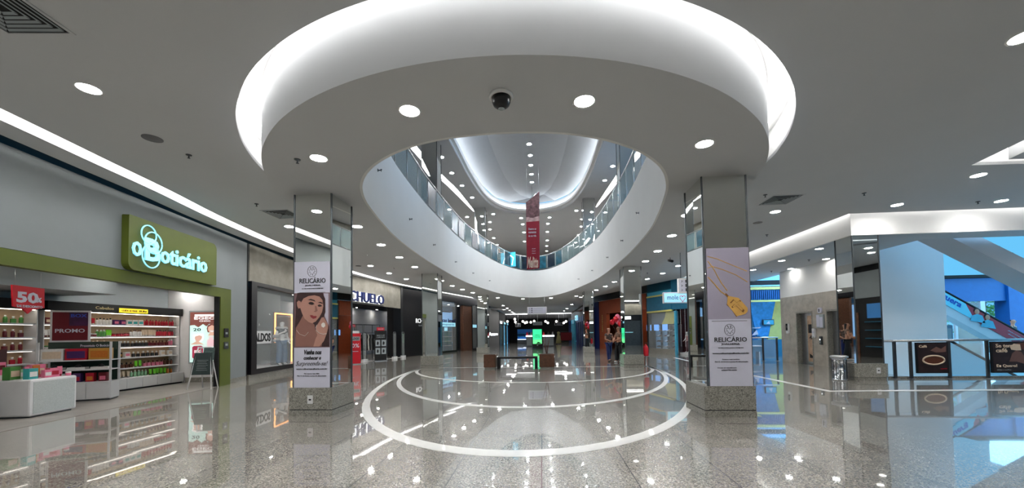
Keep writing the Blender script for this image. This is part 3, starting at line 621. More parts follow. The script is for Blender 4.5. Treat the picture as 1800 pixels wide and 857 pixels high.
# side wall sprinklers on the atrium fascia
def hit_atr(px, py):
    d = ray(px, py); d2 = Vector((d.x, d.y)); best = None
    for i in range(len(ATR)):
        a = Vector(ATR[i]); b = Vector(ATR[(i+1) % len(ATR)]); e = b-a; den = d2.x*e.y-d2.y*e.x
        if abs(den) < 1e-9: continue
        t = (a.x*e.y-a.y*e.x)/den; u = (a.x*d2.y-a.y*d2.x)/den
        if t > 0 and 0 <= u <= 1 and (best is None or t > best[0]): best = (t, e.normalized())
    t, e = best; n = Vector((e.y, -e.x)); p = Vector((d.x*t, d.y*t, CH+d.z*t))
    if n.dot(Vector((XC, 15))-Vector((p.x, p.y))) < 0: n = -n
    return p, n
b0 = None
for px, py in ((664, 299), (719.8, 385), (761.8, 430), (800, 460), (831, 479.6), (860, 493), (1123, 374), (1095, 422.5), (1069, 452), (1042, 475), (1018, 490)):
    p, n = hit_atr(px, py); rz = math.atan2(n.y, n.x)
    if b0 is None:
        mb = MB(); mb.tube([(0, 0, 0), (.07, 0, 0)], .012); mb.tube([(0, 0, 0), (.008, 0, 0)], .035, 12); mb.add([(.06, -.03, .015), (.09, -.03, .02), (.09, .03, .02), (.06, .03, .015)], [(0, 1, 2, 3)]); mb.tube([(.075, 0, .02), (.075, 0, -.03)], .006)
        b0 = mb.build('wall_sprinkler', M_dsteel, None, p, rz); tag(b0, 'tiny dark sprinkler sticking out of the white atrium fascia', 'sprinkler', 'atrium fascia sprinklers')
    else: o = b0.copy(); C.objects.link(o); o.location = p; o.rotation_euler.z = rz

# ------------------------------------------------------------------ glass railing of the upper floor
rail = thing('glass_railing', 'curved glass railing around the upper floor opening with printed glass panels', 'railing', (XC, 15, FTOP))
RL = [(x-XC-(0 if abs(x-XC) < .3 else math.copysign(.0, x-XC)), y-15) for x, y in [(XC+(x-XC)*1.012, 15+(y-15)*1.004) for x, y in ATR]]
mb = MB(); mb.tube([(x, y, 1.05) for x, y in RL], .028, 8, True); mb.build('handrail', M_steel, rail)
mb = MB(); mb.tube([(x, y, .03) for x, y in RL], .03, 6, True); mb.build('bottom_rail', M_dsteel, rail)
per = [0]; n = len(RL)
for i in range(n): per.append(per[-1]+math.dist(RL[i], RL[(i+1) % n]))
def at_len(s):
    s %= per[-1]
    for i in range(n):
        if per[i+1] >= s:
            a, b = RL[i], RL[(i+1) % n]; t = (s-per[i])/(per[i+1]-per[i]+1e-9); return (a[0]+(b[0]-a[0])*t, a[1]+(b[1]-a[1])*t)
NP = 46; step = per[-1]/NP
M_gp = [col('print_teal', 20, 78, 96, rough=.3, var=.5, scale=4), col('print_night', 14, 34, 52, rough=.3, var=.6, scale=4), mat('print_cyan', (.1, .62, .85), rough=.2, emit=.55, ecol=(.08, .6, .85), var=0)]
for i in range(NP):
    a = at_len(i*step); b = at_len((i+1)*step); d = Vector((b[0]-a[0], b[1]-a[1])); L = d.length; d.normalize()
    MB().tube([(a[0], a[1], 0), (a[0], a[1], 1.04)], .018, 6).build('post', M_steel, rail)
    m0 = (a[0]+d.x*.05, a[1]+d.y*.05); m1 = (b[0]-d.x*.05, b[1]-d.y*.05); nx, ny = -d.y*.006, d.x*.006
    def pane(z0, z1, mm, name, f0=0, f1=1, off=1.0):
        p = (m0[0]+(m1[0]-m0[0])*f0, m0[1]+(m1[1]-m0[1])*f0); r = (m0[0]+(m1[0]-m0[0])*f1, m0[1]+(m1[1]-m0[1])*f1)
        return MB().prism([(p[0]-nx*off, p[1]-ny*off), (r[0]-nx*off, r[1]-ny*off), (r[0]+nx*off, r[1]+ny*off), (p[0]+nx*off, p[1]+ny*off)], z0, z1).build(name, mm, rail)
    y = (a[1]+b[1])/2+15; x = (a[0]+b[0])/2
    prn = None
    if y > 25.0 and abs(x) < 2.9: prn = M_gp[1] if i % 2 else M_gp[0]
    if x < 0 and 12 < y < 24 and i % 3 != 1: prn = M_gp[0] if i % 2 else M_gp[1]
    pane(.08, 1.0, M_glassrail, 'glass_panel')
    if prn: pane(.1, .97, prn, 'printed_film', .06, .94, 1.4)
p, nn = aty(898, 458, 27.6), 0
mb = MB(); mb.box(-.55, .55, -.02, .02, 0, 1.0)
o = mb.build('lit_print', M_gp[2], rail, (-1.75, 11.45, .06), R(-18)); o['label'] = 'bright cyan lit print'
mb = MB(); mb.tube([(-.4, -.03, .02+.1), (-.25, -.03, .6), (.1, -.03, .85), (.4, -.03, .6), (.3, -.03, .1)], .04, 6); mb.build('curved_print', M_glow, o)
# hanging banner
t = thing('hanging_banner', 'tall dark red banner with slanted top and white script hanging in the atrium', 'banner', (0, 0, 0))
YB = 21.0
a = aty(925, 355, YB); b = aty(948, 336, YB); c = aty(948, 471.5, YB); d = aty(926, 473.5, YB)
t.location = d
def lb(px, py): p = aty(px, py, YB); return (p.x-d.x, p.z-d.z)
MB().slab([lb(926, 473.5), lb(948.6, 471.5), lb(948, 336), lb(924.5, 355)], -.01, .01).build('fabric', col('banner_red', 134, 22, 42, rough=.7, var=.08), t)
MB().slab([lb(924.7, 386), lb(948.2, 384), lb(948, 337), lb(924.6, 356)], -.013, -.0105).build('photo_print', col('banner_photo', 92, 62, 66, rough=.7, var=.6, scale=6), t)
MB().slab([lb(925, 390), lb(948.3, 388), lb(948.2, 379), lb(936, 383), (lb(924.8, 381)[0], lb(924.8, 381)[1])], -.016, -.0135).build('photo_print', col('banner_photo_pale', 170, 140, 140, rough=.7, var=.4, scale=6), t)
for tx, y in (('Dentro os', 404), ('momentos', 410), ('da sua vida', 416)): text(tx, lb(929, y)[0], lb(929, y)[1], .42, .11, -.012, M_paper, t, bold=.01)
for y in (438, 442, 446): text('café especial', lb(935, y)[0], lb(935, y)[1], .2, .06, -.012, M_paper, t)
text('Melitta', lb(926.5, 471)[0], lb(926.5, 471)[1], .62, .62, -.012, col('script_pale', 214, 190, 176, rough=.6), t, bold=.03, shear=.35)
MB().tube([lb(925, 355)[:1]+(0,)+lb(925, 355)[1:], (lb(948, 336)[0], 0, lb(948, 336)[1])], .02).build('top_rod', M_steel, t)
mb = MB(); 
for fx in (926, 947): p = lb(fx, 353 if fx < 930 else 337); mb.tube([(p[0], 0, p[1]), (p[0], 0, UC+.8-d.z)], .006, 5)
mb.build('suspension_wire', M_steel, t)
MB().box(.1, .45, 4.0, 4.05, .9, 1.35)

# ================================================================== LEFT: cosmetics shop
def FT(fr, name, label, cat, s=0, d=0, z=0, group=None): return thing(name, label, cat, fr.w(s, d, z), fr.rz, group)
def FS(fr, name, mb, m): o = struct(name, mb, m); o.location = fr.w(0); o.rotation_euler.z = fr.rz; return o
mb = MB(); mb.box(-3, 5.0, 0, .12, 0, 4.5); mb.box(5.0, 11.2, 0, .12, 2.87, 4.5); mb.box(11.18, 12.03, 0, .12, .0, 4.5); 
FS(FA, 'wall_left', mb, col('facade_grey', 128, 134, 137, rough=.55, var=.04, scale=1.5))
FS(FA, 'baseboard_left', MB().box(11.17, 12.03, -.015, 0, 0, .16), M_gran)
FS(FA, 'trim_8', MB().box(12.035, 12.07, -.01, .12, 0, 4.5), M_matblack)
mb = MB(); mb.box(5.0, 11.17, -.02, .13, 2.60, 2.86); mb.box(10.68, 11.17, -.02, .13, 0, 2.60)
FS(FA, 'trim_27', mb, M_green)
FS(FA, 'trim_9', MB().box(10.62, 10.68, .0, .12, 0, 2.60), M_matblack)
for z, lab, mm in ((1.42, 'upper small dark notice on the green door jamb', M_ink), (1.08, 'lower small dark box on the green door jamb', M_dsteel)):
    t = FT(FA, 'wall_notice' if z > 1.2 else 'control_box', lab, 'sign', 10.93, -.025, z)
    MB().box(-.10, .10, -.02, 0, 0, .26 if z > 1.2 else .2).build('panel', mm, t)
    MB().box(-.05, .05, -.024, -.02, .09, .15).build('label_print' if z > 1.2 else 'keypad', M_grey, t)
# sign box
sg = FT(FA, 'shop_sign', 'olive green sign box with glowing aqua lettering above the cosmetics shop', 'sign', 0, 0, 0)
z0, z1, s0_, s1_ = 2.88, 4.04, 7.46, 10.28; r_ = .16
pts = []
for cx, cz, a0 in ((s1_-r_, z1-r_, 0), (s0_+.03, z1-.03, 90), (s0_+r_, z0+r_, 180), (s1_-.03, z0+.03, 270)):
    rr = r_ if (a0 in (0, 180)) else .03
    for k in range(6): a = R(a0+k*18); pts.append((cx+rr*math.cos(a), cz+rr*math.sin(a)))
MB().slab(pts[::-1], -.14, -.001).build('sign_box', M_green, sg)
g = M_aqua
def fy(px, py): return FA.at(px, py, -.16)
a = fy(234, 457); b = fy(248, 457); 
def word(s, x0, x1, yb, yt, **k):
    p = fy(x0, yb); q_ = fy(x1, yb); p2_ = fy(x0, yt); return text(s, p[0], p[1], q_[0]-p[0], p2_[1]-p[1], -.155, g, sg, ext=.015, **k)
word('o', 233, 249, 448, 422, bold=.005); word('B', 255, 282, 456, 416, bold=.02); word('oticário', 283, 364, 461, 431, bold=.015)
def rings(name, m_, r, y, fr, lst, par):
    mb = MB()
    for cx, cy, rx, rz_ in lst: 
        c0 = fr.at(cx, cy, y); mb.tube([(c0[0]+rx*math.cos(2*PI*k/28), y, c0[1]+rz_*math.sin(2*PI*k/28)) for k in range(28)], r, 6, True)
    return mb.build(name, m_, par)
rings('emblem_rings', g, .014, -.165, FA, [(262, 412, .2, .2), (270, 427, .24, .24), (266, 450, .24, .26)], sg)
area_l = None
# interior: back wall, ceiling, side wall
FSB = Fr((-11.36, 4.0), (-11.39, 11.6))
FS(FSB, 'wall_shop_back', MB().box(-2.0, 7.6, .47, .57, 0, 3.1), M_grey)
FS(FA, 'wall_shop_side', MB().box(11.96, 12.03, .121, 2.5, 0, 3.0), M_wshelf)
FS(FA, 'wall_shop_near', MB().box(3.0, 3.1, .12, 3.6, 0, 3.0), M_wshelf)
FS(FA, 'baseboard_shop', MB().box(11.93, 11.955, .2, 1.75, .007, .16), M_gran)
struct('ceiling_shop', fill('ceiling_shop', [[tuple(FA.w(3.0, .121)[:2]), tuple(FA.w(12.03, .121)[:2]), (-12.0, 11.6), (-12.0, 2)]], 3.0, 3.06, M_wshelf), None)
FS(FSB, 'ceiling_shop_bulkhead', MB().box(-1.5, 4.6, -1.0, .469, 2.5, 2.998), M_grey)
for k, (px, py) in enumerate([(28, 475), (93, 484), (122, 489), (147, 493), (193, 499), (264, 509), (320, 517)]):
    p = atz(px, py, 3.0); s, d = FA.sd(p.x, p.y); q_ = FA.w(min(s, 11.7), min(max(d, .35), 1.6), 2.998)
    if s < 8.6: q_ = FA.w(s, min(max(d, .35), 1.0), 2.998)
    light(protoS, q_, 'bright spot in the ceiling of the cosmetics shop', 'cosmetics shop spots')
for s in (4.7, 5.5, 6.3): light(protoS, FA.w(s, .35, 2.998), 'bright spot in the ceiling of the cosmetics shop', 'cosmetics shop spots')
# wall shelving, two bays
WZ = [.34, .61, .90, 1.20, 1.49, 1.80]
def shelving(sa, sb, label, wood, d=1.83, cab=True):
    t = FT(FSB, 'wall_shelving', label, 'shelving', sa, 0); L = sb-sa; D = .46
    MB().box(0, L, D-.03, D, 0, 2.33).build('back_panel', wood, t)
    MB().box(0, L, .0, D-.03, 2.11, 2.33).build('header_box', M_matblack, t)
    MB().box(.05, L-.05, .1, .14, 2.095, 2.108).build('light_tube', mat('shelf_tube', (1, 1, 1), emit=7, ecol=(1, .9, .75), var=0), t)
    for i, z in enumerate(WZ[1:]):
        sh = MB().box(0, L, .12, D-.03, z-.035, z).build('shelf', M_wshelf, t)
        if i >= 2: MB().box(.05, L-.05, .16, .19, z-.043, z-.036).build('shelf_light', mat('shelf_tube2', (1, 1, 1), emit=3, ecol=(1, .93, .84), var=0), sh)
    MB().box(0, L, -.05, D-.03, .05, .34).build('cabinet', M_wshelf, t)
    MB().box(0, L, .0, D-.03, 0, .05).build('plinth', M_ink, t)
    n = max(1, round(L/.42))
    for i in range(n): MB().box(i*L/n+.006, (i+1)*L/n-.006, -.066, -.051, .06, .325).build('cabinet_door', M_wshelf, t, bevel=.003)
    for x in (0, L-.02): MB().box(x, x+.02, .1, D-.03, .34, 2.11).build('side_panel', M_wshelf, t)
    return t
sh1 = shelving(4.0, 7.36, 'long lit wall shelving with pale wood back, full of cosmetics bottles', M_pale)
text('Cabelos', .95, 2.19, .42, .07, -.002, col('gold_letters', 190, 170, 120), sh1)
sh2 = shelving(.3, 3.9, 'lit wall shelving at the far left behind the red discount sign', M_pale, d=1.83)
t = FT(FSB, 'shelf_sign', 'yellow sun care sign on the black header of the wall shelving', 'sign', 5.5, -.002, 2.13)
MB().box(0, .75, -.02, 0, 0, .12).build('panel', mat('sun_yellow', (.9, .75, .05), emit=.5, ecol=(.9, .72, .03), var=0), t); text('SUN', .5, .035, .2, .05, -.022, M_ink, t, bold=.02); text('CUIDE-SE MAIS', .05, .035, .4, .045, -.022, M_brown, t)
# products: made once per kind, copied along every shelf
PC = {'red': (170, 20, 44), 'dark red': (96, 16, 28), 'white': (226, 224, 222), 'cream': (222, 200, 176), 'pink': (226, 120, 150), 'black': (26, 24, 28), 'brown': (92, 50, 34), 'green': (70, 130, 60), 'lime': (120, 214, 50), 'amber': (190, 110, 40), 'purple': (70, 36, 92), 'pale green': (150, 200, 160), 'teal': (60, 160, 160), 'gold': (190, 140, 60)}
PM = {k: col('product_'+k.replace(' ', '_'), *v, rough=.35, var=.06, scale=30) for k, v in PC.items()}
protos = {}
def product(kind, c, cap):
    key = (kind, c, cap)
    if key in protos: return protos[key], False
    mb = MB()
    if kind == 'bottle':
        mb.lathe([(.026, 0), (.030, .006), (.030, .10), (.022, .118), (.012, .122)], n=12); mb.m(1).lathe([(.015, .118), (.015, .155), (.0, .156)], n=12)
    elif kind == 'tube':
        mb.m(1).lathe([(.022, 0), (.022, .03), (.024, .032)], n=12); mb.m(0).add([(-.024, -.016, .03), (.024, -.016, .03), (.024, .016, .03), (-.024, .016, .03), (-.036, -.003, .16), (.036, -.003, .16), (.036, .003, .16), (-.036, .003, .16)], [(0, 1, 5, 4), (1, 2, 6, 5), (2, 3, 7, 6), (3, 0, 4, 7), (4, 5, 6, 7)])
    elif kind == 'jar':
        mb.lathe([(.036, 0), (.040, .005), (.040, .05)], n=14); mb.m(1).lathe([(.041, .05), (.041, .075), (0, .077)], n=14)
    elif kind == 'perfume':
        mb.box(-.035, .035, -.018, .018, 0, .085); mb.m(1).lathe([(.012, .085), (.012, .10), (.018, .102), (.018, .135), (0, .136)], n=10)
    else:
        mb.box(-.055, .055, -.03, .03, 0, .13); mb.m(1).box(-.045, .045, -.0312, -.03, .03, .09)
    o = mb.build({'bottle': 'cosmetics_bottle', 'tube': 'cosmetics_tube', 'jar': 'cream_jar', 'perfume': 'perfume_bottle', 'box': 'gift_box'}[kind], [PM[c], PM[cap]], None)
    protos[key] = o; return o, True
NOUN = {'bottle': 'bottle', 'tube': 'tube', 'jar': 'jar', 'perfume': 'bottle', 'box': 'box'}; LNOUN = {'bottle': 'capped bottle', 'tube': 'standing tube', 'jar': 'cream jar', 'perfume': 'perfume bottle', 'box': 'carton'}
def put(kind, c, cap, p, rz, where, sc=1):
    o, new = product(kind, c, cap)
    if not new: o = o.copy(); C.objects.link(o)
    o.location = p; o.rotation_euler.z = rz; o.scale = (sc, sc, sc); lab = f'{c} {LNOUN[kind]} with {cap} {"label" if kind == "box" else "cap"} {where}'
    tag(o, lab, NOUN[kind], f'{c} {LNOUN[kind]}s {where}'[:70]); return o
ORD = ['cabinet top', 'lowest shelf', 'second shelf', 'third shelf', 'fourth shelf', 'top shelf']
runs = {5: [('box', 'dark red', 'cream', 3), ('bottle', 'brown', 'black', 2), ('tube', 'red', 'white', 2), ('bottle', 'white', 'black', 3), ('box', 'purple', 'pink', 2), ('box', 'white', 'teal', 3), ('bottle', 'red', 'dark red', 7)],
        4: [('tube', 'white', 'dark red', 6), ('jar', 'dark red', 'white', 2), ('bottle', 'green', 'white', 2), ('tube', 'lime', 'white', 1), ('jar', 'red', 'dark red', 3), ('bottle', 'white', 'brown', 3), ('tube', 'cream', 'white', 3), ('bottle', 'red', 'black', 5)],
        3: [('jar', 'white', 'green', 2), ('bottle', 'white', 'green', 4), ('bottle', 'white', 'cream', 3), ('perfume', 'black', 'white', 7), ('perfume', 'dark red', 'brown', 4), ('bottle', 'pink', 'white', 1)],
        2: [('perfume', 'cream', 'black', 2), ('box', 'dark red', 'white', 1), ('box', 'cream', 'brown', 2), ('box', 'black', 'gold', 3), ('box', 'white', 'pink', 1), ('perfume', 'black', 'white', 4), ('box', 'white', 'cream', 2)],
        1: [('jar', 'green', 'cream', 2), ('perfume', 'brown', 'black', 8), ('tube', 'lime', 'green', 1), ('perfume', 'pink', 'brown', 3), ('bottle', 'brown', 'black', 2)],
        0: [('tube', 'lime', 'red', 1), ('jar', 'white', 'cream', 3), ('bottle', 'white', 'black', 3), ('tube', 'cream', 'white', 3), ('bottle', 'pale green', 'white', 3), ('tube', 'lime', 'green', 3), ('bottle', 'amber', 'green', 1)]}
for lv, rr in runs.items():
    rr = [(a, b, c, max(1, round(n*(1.6 if a != 'box' else 1.0)))) for a, b, c, n in rr]
    WD = {'box': .15, 'jar': .105, 'perfume': .09, 'bottle': .08, 'tube': .095}; tot = sum(r[3]*WD[r[0]] for r in rr); s = 4.08; kk = (7.26-s)/tot
    for kind, c, cap, nn_ in rr:
        st = WD[kind]*kk
        for j in range(nn_):
            put(kind, c, cap, FSB.w(s+st*.5, .22+random.uniform(-.02, .02), WZ[lv]+.0005), FSB.rz+(random.uniform(-.15, .15) if kind != 'box' else 0), f'on the {ORD[lv]} of the long shelving', random.uniform(1.02, 1.18)); s += st
for lv, cs in {5: ['pink', 'cream', 'dark red', 'green'], 4: ['amber', 'red', 'white', 'dark red'], 3: ['pink', 'pale green', 'cream', 'dark red'], 2: ['cream', 'white', 'pink', 'red']}.items():
    for i in range(15):
        c = cs[i*len(cs)//15]; kind = 'bottle' if (i+lv) % 3 else 'perfume'; cap = 'white' if c != 'white' else 'red'
        put(kind, c, cap, FSB.w(1.9+i*.128, .22, WZ[lv]+.0005), FSB.rz, f'on the {ORD[lv]} of the far left shelving', 1.1)
# cartons lying on the display gondola, counter and tables
def table(s, d, w_, dp, h, label, name='display_counter', cat='counter', rz=0):
    t = FT(FA, name, label, cat, s, d); t.rotation_euler.z += rz
    mb = MB(); mb.box(-w_/2, w_/2, -dp/2, dp/2, .03, h); mb.build('body', M_wshelf, t, bevel=.03)
    MB().box(-w_/2+.05, w_/2-.05, -dp/2+.05, dp/2-.05, 0, .03).build('plinth', M_dsteel, t)
    fp = MB().box(-w_/2+.05, w_/2-.05, -dp/2-.006, -dp/2, .07, h-.05).build('front_panel', col('speckled_panel', 176, 182, 182, rough=.5, var=.12, scale=70), t)
    return t
# low white counter by the entrance: long side to the hall
cn = table(6.98, 1.0, .84, .58, .70, 'low white display counter at the shop entrance, pink and teal products on top')
tb = table(6.9, 1.8, 1.2, .5, .62, 'white display table at the left edge of the picture heaped with cartons', 'display_table', 'table')
T0 = 'on the low white counter'
for i, (kind, c, cap, ds, dd, sc) in enumerate([('box', 'teal', 'white', -.28, -.15, 1.5), ('box', 'green', 'cream', -.32, .12, 1.8), ('box', 'pale green', 'white', -.15, .15, 1.3), ('box', 'pink', 'white', .0, -.14, 1.1), ('box', 'pink', 'red', .14, -.12, 1.3), ('box', 'pink', 'cream', .1, .14, 1.9),
     ('tube', 'pink', 'red', .28, -.1, 1.2), ('jar', 'pink', 'red', .33, .04, 1.1), ('tube', 'amber', 'brown', -.02, .02, 1.5), ('tube', 'pink', 'brown', -.2, .0, 1.4), ('box', 'red', 'pink', .3, .2, 1.2), ('jar', 'pink', 'white', .36, -.18, 1.0)]):
    put(kind, c, cap, FA.w(6.98+ds, 1.0+dd, .7005), FA.rz+random.uniform(-.3, .3), T0, sc)
for i, (kind, c, cap, ds, dd, z) in enumerate([('box', 'dark red', 'cream', -.5, 0, 0), ('box', 'black', 'white', -.3, -.1, 0), ('box', 'black', 'cream', -.05, -.1, 0), ('box', 'cream', 'black', -.3, -.1, .19), ('box', 'pink', 'white', .2, .05, 0), ('box', 'teal', 'white', .42, .1, 0), ('box', 'cream', 'brown', .5, -.14, 0), ('box', 'pink', 'dark red', .2, .05, .19), ('box', 'white', 'teal', -.05, -.1, .19)]):
    put(kind, c, cap, FA.w(6.9+ds, 1.75+dd, .6205+z), FA.rz+(.1 if z else 0), 'on the left display table'+(', stacked on another' if z else ''), 1.45)
t = FT(FA, 'promotion_card', 'dark brown promotion card standing over the left display table', 'sign', 7.12, 2.0, .6205)
MB().box(-.3, .3, 0, .02, .0, .62).build('card', col('chocolate', 62, 30, 30, rough=.5, var=.15), t); text('EGEO', -.14, .42, .28, .07, -.002, M_paper, t, bold=.02); MB().box(-.16, .16, -.003, 0, .53, .56).build('printed_strip', PM['cream'], t); MB().box(-.12, .12, -.003, 0, .36, .38).build('printed_line', PM['cream'], t)
MB().slab([(-.22, .0), (-.24, .26), (-.14, .32), (-.02, .27), (-.03, .0)], -.008, -.002).build('cutout', PM['teal'], t); MB().slab([(.05, .02), (.06, .2), (.12, .16), (.18, .22), (.26, .16), (.28, .02)], -.008, -.002).build('cutout', PM['pink'], t)
# gondola facing the camera
gx, gy = -10.62, 7.985
GR = R(30)
t = thing('display_gondola', 'white tiered display unit with gift sets and a slanted green sign panel', 'shelf', (gx, gy, 0), GR)
MB().box(-.62, .60, 0, .42, .04, .42).build('cabinet', M_wshelf, t); MB().box(-.60, .58, .02, .42, 0, .04).build('plinth', M_dsteel, t)
for i in range(3): MB().box(-.61+i*.4, -.61+(i+1)*.4-.01, -.015, -.001, .05, .41).build('cabinet_door', M_wshelf, t, bevel=.003)
for z in (.44, .73, .95): MB().box(-.62, .61, -.02, .42, z-.025, z).build('shelf', M_wshelf, t)
for x in (-.62, .575):
    for y in (-.02, .385): MB().box(x, x+.035, y, y+.035, .42, 1.36).build('upright', M_wshelf, t)
MB().box(-.585, .575, .40, .42, .42, 1.36).build('back_panel', col('deep_green', 20, 48, 38, rough=.6), t)
sp = MB().box(-.585, .575, .30, .32, 1.17, 1.36).build('sign_panel', col('moss', 44, 60, 52, rough=.6), t); text('Presenteie O Boticário', -.05, 1.24, .55, .06, .298, M_paper, sp, bold=.01)
for i, (c, cap) in enumerate((('white', 'cream'), ('red', 'purple'), ('gold', 'amber'))):
    o = MB().box(-.18, .18, -.09, .09, 0, .26).m(1).box(-.15, .15, -.093, -.09, .04, .2).build('gift_set', [PM[c], PM[cap]], None, Vector((gx, gy, 0))+Matrix.Rotation(GR, 3, 'Z') @ Vector((-.40+i*.39, .12, .9505)), GR)
    tag(o, f'{c} gift set with {cap} window on the display unit upper shelf', 'gift set')
for i in range(3):
    o = MB().box(-.15, .15, -.09, .09, 0, .05).m(1).lathe([(.05, .05), (.06, .07), (.02, .11), (0, .115)], n=10).build('tester_tray', [PM['white'], PM['black']], None, Vector((gx, gy, 0))+Matrix.Rotation(GR, 3, 'Z') @ Vector((-.40+i*.39, .13, .7305)), GR)
    tag(o, 'white tray with black tester on the display unit middle shelf', 'tray', 'tester trays on the display unit')
for i, (c, cap) in enumerate((('cream', 'white'), ('white', 'cream'), ('purple', 'red'), ('red', 'amber'), ('dark red', 'pink'))):
    o = MB().box(-.07, .07, -.06, .06, 0, .2).m(1).box(-.05, .05, -.063, -.06, .03, .12).build('gift_box', [PM[c], PM[cap]], None, Vector((gx, gy, 0))+Matrix.Rotation(GR, 3, 'Z') @ Vector((-.45+i*.22, .13, .4405)), GR)
    tag(o, f'{c} gift box with {cap} window on the bottom shelf of the display unit', 'box')
PBL = Vector((gx, gy, 1.3605))+Matrix.Rotation(GR, 3, 'Z') @ Vector((-.26, .41, 0))
t = thing('promotion_board', 'white framed maroon PROMO board standing on top of the display unit', 'sign', PBL, GR)
MB().box(-.35, .33, -.012, .012, 0, .74).build('frame', M_wshelf, t); MB().box(-.31, .29, -.018, -.013, .04, .70).build('print', M_maroon, t); MB().box(-.03, .29, -.020, -.0185, .38, .70).build('print_corner', col('wine_blue', 60, 22, 60, rough=.5, var=.4), t)
text('PROMO', -.26, .22, .5, .09, -.02, M_paper, t, bold=.01); text('BOX', .0, .58, .27, .08, -.022, col('print_blue', 60, 80, 190), t, bold=.02)
# hanging 50% sign
t = FT(FA, 'discount_sign', 'red speech bubble discount sign hanging in the shop entrance', 'sign', 0, .3)
P = [FA.at(x, y, .3) for x, y in [(20, 500), (77, 507), (77, 541), (56, 544), (48, 551), (38, 542), (22, 538)]]
MB().slab(P, -.012, .012).build('bubble_board', M_red, t); a = FA.at(27, 531, .3); b = FA.at(66, 531, .3)
text('50', a[0], a[1]+.0, (b[0]-a[0])*1.0, .19, -.013, M_paper, t, bold=.04); text('%', b[0]-.03, a[1]+.02, .08, .09, -.013, M_paper, t, bold=.03); a = FA.at(28, 538, .3); b = FA.at(73, 538, .3); text('DE DESCONTO', a[0], a[1]-.01, b[0]-a[0], .04, -.013, M_paper, t, bold=.02)
mb = MB(); mb.tube([(P[0][0]+.05, 0, P[0][1]-.01), (P[0][0]+.05, 0, 2.6)], .003, 4); mb.tube([(P[1][0]-.05, 0, P[1][1]-.01), (P[1][0]-.05, 0, 2.6)], .003, 4); mb.build('suspension_wire', M_steel, t)
# light box with the perfume advert on the side wall, turned to the hall
t = FT(FA, 'light_box', 'tall lit perfume advert panel in a grey frame beside the shop door', 'advert', 11.93, 1.62)
t.rotation_euler.z = FA.rz-PI/2   # its face looks back along the wall
lbw = .95
MB().box(0, lbw, -.06, 0, .60, 2.28).build('frame', M_grey, t, bevel=.01)
Lp = MB().box(.04, lbw-.04, -.066, -.061, .65, 2.23).build('lit_print', mat('advert_mint', (.6, .9, .85), emit=.75, ecol=(.62, .86, .80), var=0), t)
def q4(px, py): # crop 3 at 5.356 from (240,530): poster spans px 468..690, py 70..605
    return (.04+(px-468)/(690-468)*(lbw-.08), 2.23-(py-(72+0))/(605-72)*(2.23-.65))
def p4(n, pts, k, m): return MB().slab([q4(*p) for p in pts], -.066-.003*k, -.066).build(n, m, Lp)
EB = mat('advert_brown', (.2, .06, .05), emit=.5, ecol=(.22, .07, .05), var=0); ESK = mat('advert_skin', (.8, .5, .4), emit=.6, ecol=(.72, .42, .33), var=0); EW = mat('advert_white', (1, 1, 1), emit=.9, ecol=(.95, .93, .92), var=0); ERD = mat('advert_red', (.4, .03, .08), emit=.6, ecol=(.38, .04, .08), var=0); EPK = mat('advert_pink', (.9, .6, .65), emit=.7, ecol=(.85, .5, .55), var=0)
p4('print_chocolate', [(468, 72), (690, 72), (690, 225), (670, 215), (640, 200), (610, 200), (590, 225), (565, 200), (530, 235), (500, 210), (468, 215)], 1, EB)
p4('print_strip', [(502, 96), (655, 96), (655, 116), (502, 116)], 2, EW)
p4('print_hair', [(600, 215), (625, 197), (655, 205), (672, 235), (672, 290), (600, 290), (593, 250)], 2, EB); p4('print_face', [(606, 232), (632, 212), (662, 228), (664, 262), (648, 298), (650, 326), (600, 326), (618, 296), (604, 264)], 3, ESK); p4('print_smile', [(618, 272), (650, 272), (642, 286), (626, 286)], 4, EW)
p4('print_hair', [(496, 320), (530, 300), (568, 308), (574, 350), (560, 385), (500, 380)], 2, EW); p4('print_face', [(508, 330), (540, 318), (560, 330), (558, 360), (536, 388), (578, 418), (468, 418), (516, 384), (504, 356)], 3, ESK); p4('print_bottle_pink', [(596, 372), (612, 365), (612, 338), (640, 338), (640, 365), (660, 378), (662, 440), (596, 440)], 3, EPK)
rr = MB().slab([q4(*p) for p in [(500, 432), (556, 432), (568, 446), (568, 556), (556, 568), (500, 568), (488, 556), (488, 446)]], -.080, -.066).build('print_bottle_red', ERD, Lp)
def t4(s, x0, x1, y0, y1, m): a = q4(x0, y1); b = q4(x1, y0); text(s, a[0], a[1], b[0]-a[0], b[1]-a[1], -.08, m, Lp, ext=.002, bold=.02)
t4('EGEO', 500, 660, 122, 152, EW); t4('CHOC', 538, 622, 160, 176, EW); t4('20', 494, 552, 242, 276, M_ink); t4('EGEO', 505, 552, 478, 508, EW)
# a-frame chalk board
t = FT(FA, 'chalk_easel', 'white wooden a-frame easel with dark chalk board beside the shop door', 'easel', 10.25, .12, 0); t.rotation_euler.z = R(12)
for sx in (-1, 1): MB().tube([(sx*.30, -.22, 0), (sx*.16, 0, 1.16)], .018, 6).build('front_leg', M_wshelf, t)
for sx in (-1, 1): MB().tube([(sx*.20, .26, 0), (sx*.12, .03, 1.10)], .015, 6).build('back_leg', M_wshelf, t)
MB().box(-.16, .16, -.012, .02, 1.12, 1.16).build('top_bar', M_wshelf, t)
M_sl = MB(); M_sl.add([(-.27, -.155, .40), (.27, -.155, .40), (.22, -.05, 1.0), (-.22, -.05, 1.0), (-.27, -.135, .40), (.27, -.135, .40), (.22, -.03, 1.0), (-.22, -.03, 1.0)], [(0, 1, 2, 3), (7, 6, 5, 4), (0, 4, 5, 1), (3, 2, 6, 7), (1, 5, 6, 2), (0, 3, 7, 4)])
